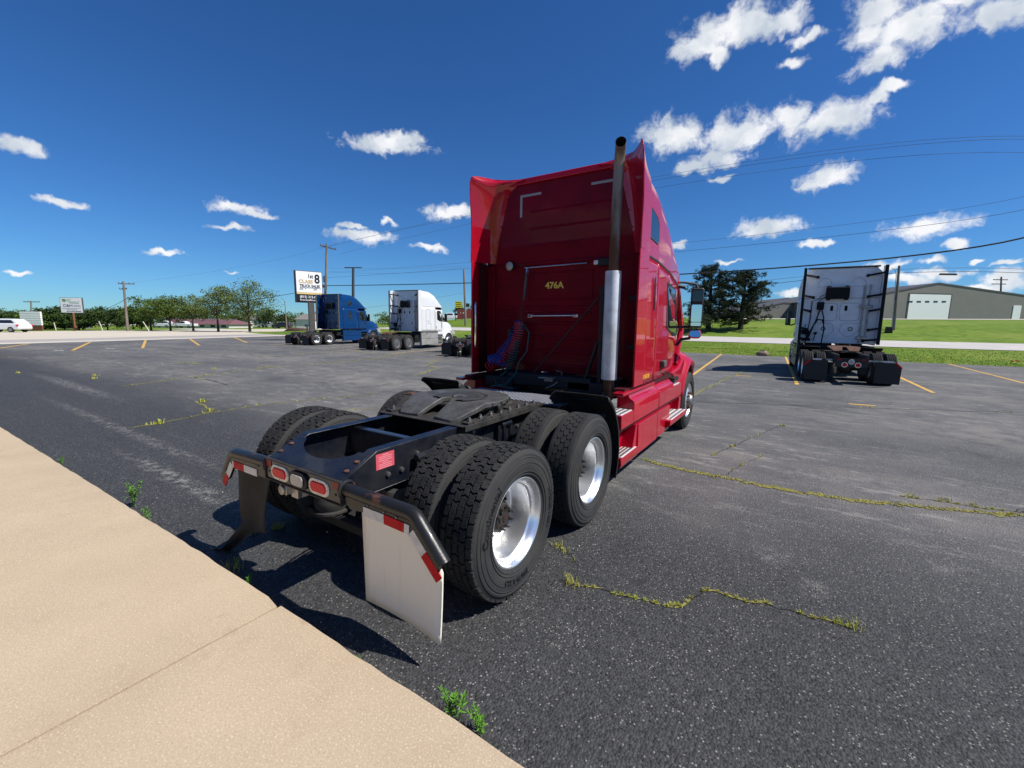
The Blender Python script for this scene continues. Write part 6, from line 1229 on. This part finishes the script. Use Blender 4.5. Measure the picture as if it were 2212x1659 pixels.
def wpanel(x0, x1, y0, y1, m, name, parent=HB, off=.06):
    a = onwall(x0, y1); b2 = onwall(x1, y1); c = onwall(x1, y0); d = onwall(x0, y0); c.x, c.y = b2.x, b2.y; d.x, d.y = a.x, a.y; a.z = b2.z = min(a.z, b2.z); c.z = d.z = max(c.z, d.z); vs = [q + nb * off for q in (a, b2, c, d)]; return MB().add(vs + [q - nb * (off + .02) for q in vs], [(0, 1, 2, 3), (0, 4, 5, 1), (1, 5, 6, 2), (2, 6, 7, 3), (3, 7, 4, 0)]).build(name, m, parent, smooth=0)
wpanel(1955, 2049, 634.5, 690, 'grey_trim', 'door_frame', off=.04); D_ = wpanel(1958, 2046, 637, 690, 'door_white', 'overhead_door', off=.08)
for i in range(5): wpanel(1961 + i * 18, 1970 + i * 18, 650, 653.5, 'glass_dark', 'door_window', D_, .10)
wpanel(2184, 2201, 660, 690, 'door_white', 'side_door', off=.07)
hall('low_shed', [at(1600, 676, 86), at(1690, 656, 88), at(1790, 660, 90)], 3.1, 20, 'low grey shed behind the pines', 'metal_wall_dark', 'metal_roof')
hall('storage_barn', [at(1676, 652, 110), at(1702, 645, 111), at(1742, 656, 112)], 3.2, 14, 'grey barn roof showing just left of the pale grey truck', 'metal_wall_dark', 'metal_roof')
def block(name, x0, x1, yt, yb, d, dep, label, wall, roof, rh=.8, cat='building', z0=-.06, inset=.0):
    a = at(x0, yb, d); b2 = at(x1, yb, d); h = at((x0 + x1) / 2, yt, d).z - z0; o = Vector((a.x, a.y, z0)); root = empty(name, o, label, cat, 'far roadside buildings'); e = Vector((b2.x - a.x, b2.y - a.y, 0)); w = e.length; e.normalize(); n = Vector((-e.y, e.x, 0))
    def q(u, v, z): c = e * u + n * v; return (c.x, c.y, z)
    MB().add([q(0, 0, 0), q(w, 0, 0), q(w, dep, 0), q(0, dep, 0), q(0, 0, h), q(w, 0, h), q(w, dep, h), q(0, dep, h)], [(0, 1, 5, 4), (1, 2, 6, 5), (2, 3, 7, 6), (3, 0, 4, 7), (4, 5, 6, 7)]).build('wall', wall, root, smooth=0)
    s = .4; MB().add([q(-s, -s, h), q(w + s, -s, h), q(w + s, dep + s, h), q(-s, dep + s, h), q(inset, dep * .5, h + rh), q(w - inset, dep * .5, h + rh)], [(0, 1, 5, 4), (2, 3, 4, 5), (1, 2, 5), (3, 0, 4), (0, 3, 2, 1)]).build('roof', roof, root, smooth=0)
    return root, q, w, h
R1, q, w, h = block('store', 333, 495, 700, 711, 108, 10, 'long low white store with a maroon roof behind the street trees', 'store_wall', 'maroon_roof', 1.3, inset=1.5)
for i in range(7): u = w * (i + .3) / 7; MB().add([q(u, -.03, .2), q(u + w * .06, -.03, .2), q(u + w * .06, -.03, h * .8), q(u, -.03, h * .8)], [(0, 1, 2, 3)]).build('window', 'glass_dark' if i % 2 else 'car_dark', R1, smooth=0)
for a in (('house', 183, 198, 690, 698, 130, 'small white house behind the round dark tree'), ('house', 252, 282, 693, 701, 140, 'pale house peeking past the wooden pole'), ('house', 505, 540, 690, 699, 150, 'pale house left of the tall street tree trunk'), ('house', 548, 600, 690, 699, 145, 'wide pale house right of the tall street tree trunk'), ('house', 640, 672, 690, 700, 120, 'dark roofed house behind the sign post'), ('house', 602, 625, 692, 700, 150, 'small pale house left of the short leaning pole')):
    block(a[0], a[1], a[2], a[3], a[4] + 6, a[5], 8, a[6], 'house_wall', 'shingle', 1.6, cat='house', inset=.3)
block('shed', 136, 156, 693, 709, 82, 4, 'small grey shed behind the white sign post', 'metal_wall_dark', 'metal_roof', .4, cat='shed')
c_ = at(988, 702, 80); c_.z = terr(c_.x, c_.y); m = MB().box(0, 6, 0, 2.4, .1, 1.9); ct = m.build('container', 'container_red', None, loc=c_, rz=math.atan2(CR.y, CR.x), label='dark red container under the yellow sign', category='container')
textobj('1241', .5, 'sign_white', ct, (1.0, -.02, 1.2), (1, 0, 0), (0, 0, 1))
# ---------------------------------------------------------------- cars
def car(p, rz, label, m, kind='suv', group='parked cars far off', sc=1):
    R = empty('parked_car', p, label, 'car', group, rz); R.scale = (sc, sc, sc); L = 4.6
    body = [(-2.3, .45), (-2.28, .85), (-2.2, 1.0), (-1.35, 1.06), (.0, 1.08), (2.05, 1.06), (2.25, .9), (2.3, .5), (2.2, .35), (-2.2, .35)] if kind == 'suv' else [(-2.6, .5), (-2.58, .95), (-1.5, 1.06), (-1.2, 1.08), (2.5, 1.08), (2.55, .6), (2.5, .45), (-2.5, .45)]
    roof = [(-1.25, 1.06), (-.55, 1.58), (.3, 1.66), (1.6, 1.62), (2.0, 1.30), (2.12, 1.06)] if kind == 'suv' else [(-1.25, 1.07), (-.6, 1.6), (.55, 1.6), (.75, 1.07)]
    MB().prism(body, 'y', -.9, .9).build('body', m, R, bevel=.07); n = len(roof); mm = MB(); mm.add([(x, s * (.86 if z < 1.1 else .70), z) for s in (-1, 1) for x, z in roof], [tuple(range(n)), tuple(range(2 * n - 1, n - 1, -1))] + [(i, i + n, (i + 1) % n + n, (i + 1) % n) for i in range(n)]); mm.build('cabin', m, R, bevel=.05)
    for s in (-1, 1):
        wq = [(-.95, 1.12), (-.45, 1.48), (1.45, 1.50), (1.85, 1.14)] if kind == 'suv' else [(-1.0, 1.14), (-.5, 1.5), (.48, 1.5), (.6, 1.14)]
        MB().add([(x, s * ((.86 - (z - 1.06) * .30) + .012), z) for x, z in wq], [(0, 1, 2, 3)]).build('window', 'glass_dark', R, smooth=0)
        for x in (-1.4, 1.4): w_ = MB().lathe([(.19, -.11), (.33, -.11), (.345, -.05), (.345, .05), (.33, .11), (.19, .11)], (x, s * .82, .345), 'y', 24).build('wheel', 'rubber', R); MB().lathe([(.0001, .09 * s), (.08, .10 * s), (.2, .09 * s)], (x, s * .85, .345), 'y', 10).build('rim', 'rim_dull', w_)
        MB().box(2.1 if kind == 'suv' else 2.35, 2.28 if kind == 'suv' else 2.56, s * .88 - .06, s * .88 + .06, .78, .98).build('tail_lamp', 'lens_red', R)
    return R
cr = math.atan2(CR.y, CR.x)
p = gz(12, 717.5); car(p, cr + .12, 'silver white suv parked at the left edge of the picture', 'car_white', sc=1.05)
for x, y, d, k, m, a, lb in ((582, 701, 125, 'pickup', 'car_white', 0, 'white pickup right of the tallest street tree'), (352, 709, 104, 'suv', 'car_white', .1, 'white car at the left end of the store'), (400, 709.5, 102, 'pickup', 'car_white', .05, 'white van between the second and third street trees'), (610, 705, 110, 'suv', 'car_dark', 0, 'dark car by the short leaning pole'), (972, 700, 85, 'pickup', 'car_white', .2, 'white pickup parked beside the red container')):
    p = at(x, y, d); p.z = terr(p.x, p.y) + .04 if x > 900 else -.05; car(p, cr + a, lb, m, k)
# little things by the road
m = MB().prism([(-2.5, 0), (2.5, 0), (1.8, .7), (-1.2, .9)], 'y', -1.5, 1.5); p = at(648, 713, 70); p.z = -.1; m.build('mulch_bed', 'brown_bed', None, loc=p, rz=cr, bevel=.2, label='brown mulch bed behind the truck sales sign post', category='flower bed')
p = at(664, 716, 62); p.z = 0; R = empty('mailbox', p, 'dark mailbox on a post near the truck sales sign', 'mailbox', None, cr); MB().box(-.07, .07, -.07, .07, 0, 1.1).build('post', 'dark_pole', R); MB().prism([(-.18, 1.1), (.18, 1.1), (.18, 1.3), (.1, 1.42), (-.1, 1.42), (-.18, 1.3)], 'y', -.35, .35).build('box', 'car_dark', R)
p = gz(1647, 768); m = MB().sphere((0, 0, .12), .32, 7, (1.15, .8, .6)); rr = random.Random(4); m.v = [(x * (1 + rr.uniform(-.12, .12)), y * (1 + rr.uniform(-.12, .12)), z * (1 + rr.uniform(-.15, .15))) for x, y, z in m.v]; m.build('boulder', 'rock', None, loc=(p.x, 29.5, 0), smooth=30, label='small brown rock at the edge of the grass', category='rock')
for x, y, mt, lb in ((2192, 781, 'flower_red', 'tiny red marker in the verge grass at the right edge'), (2000, 787, 'flower_yellow', 'tiny yellow dandelion patch in the verge grass')):
    p = gz(x, y); yy = 30.6; k = (yy - CAM.y) / (p.y - CAM.y); px = CAM.x + (p.x - CAM.x) * k; m = MB()
    for i in range(7): m.sphere((rr.uniform(-.12, .12), rr.uniform(-.1, .1), .10 + rr.uniform(0, .05)), .035, 4)
    m.build('flower', mt, None, loc=(px, yy, terr(px, yy)), label=lb, category='flower')
# guessed building, unseen behind us, added to shade the cab's rear wall
root = empty('shade_building', (-10, -7.6, 0), 'unseen tan brick building added behind the viewer to shade the cab rear', 'building')
MB().box(-30, 11, -6, 0, 0, 4.4).build('wall', 'tan_brick', root, smooth=0); MB().box(-30.3, 11.3, -6.3, .5, 4.4, 4.9).build('roof', 'metal_roof', root, smooth=0)
for x in range(-28, 10, 4): MB().box(x, x + 2.8, -.02, .03, .5, 3.0).build('window', 'glass_dark', root, smooth=0)
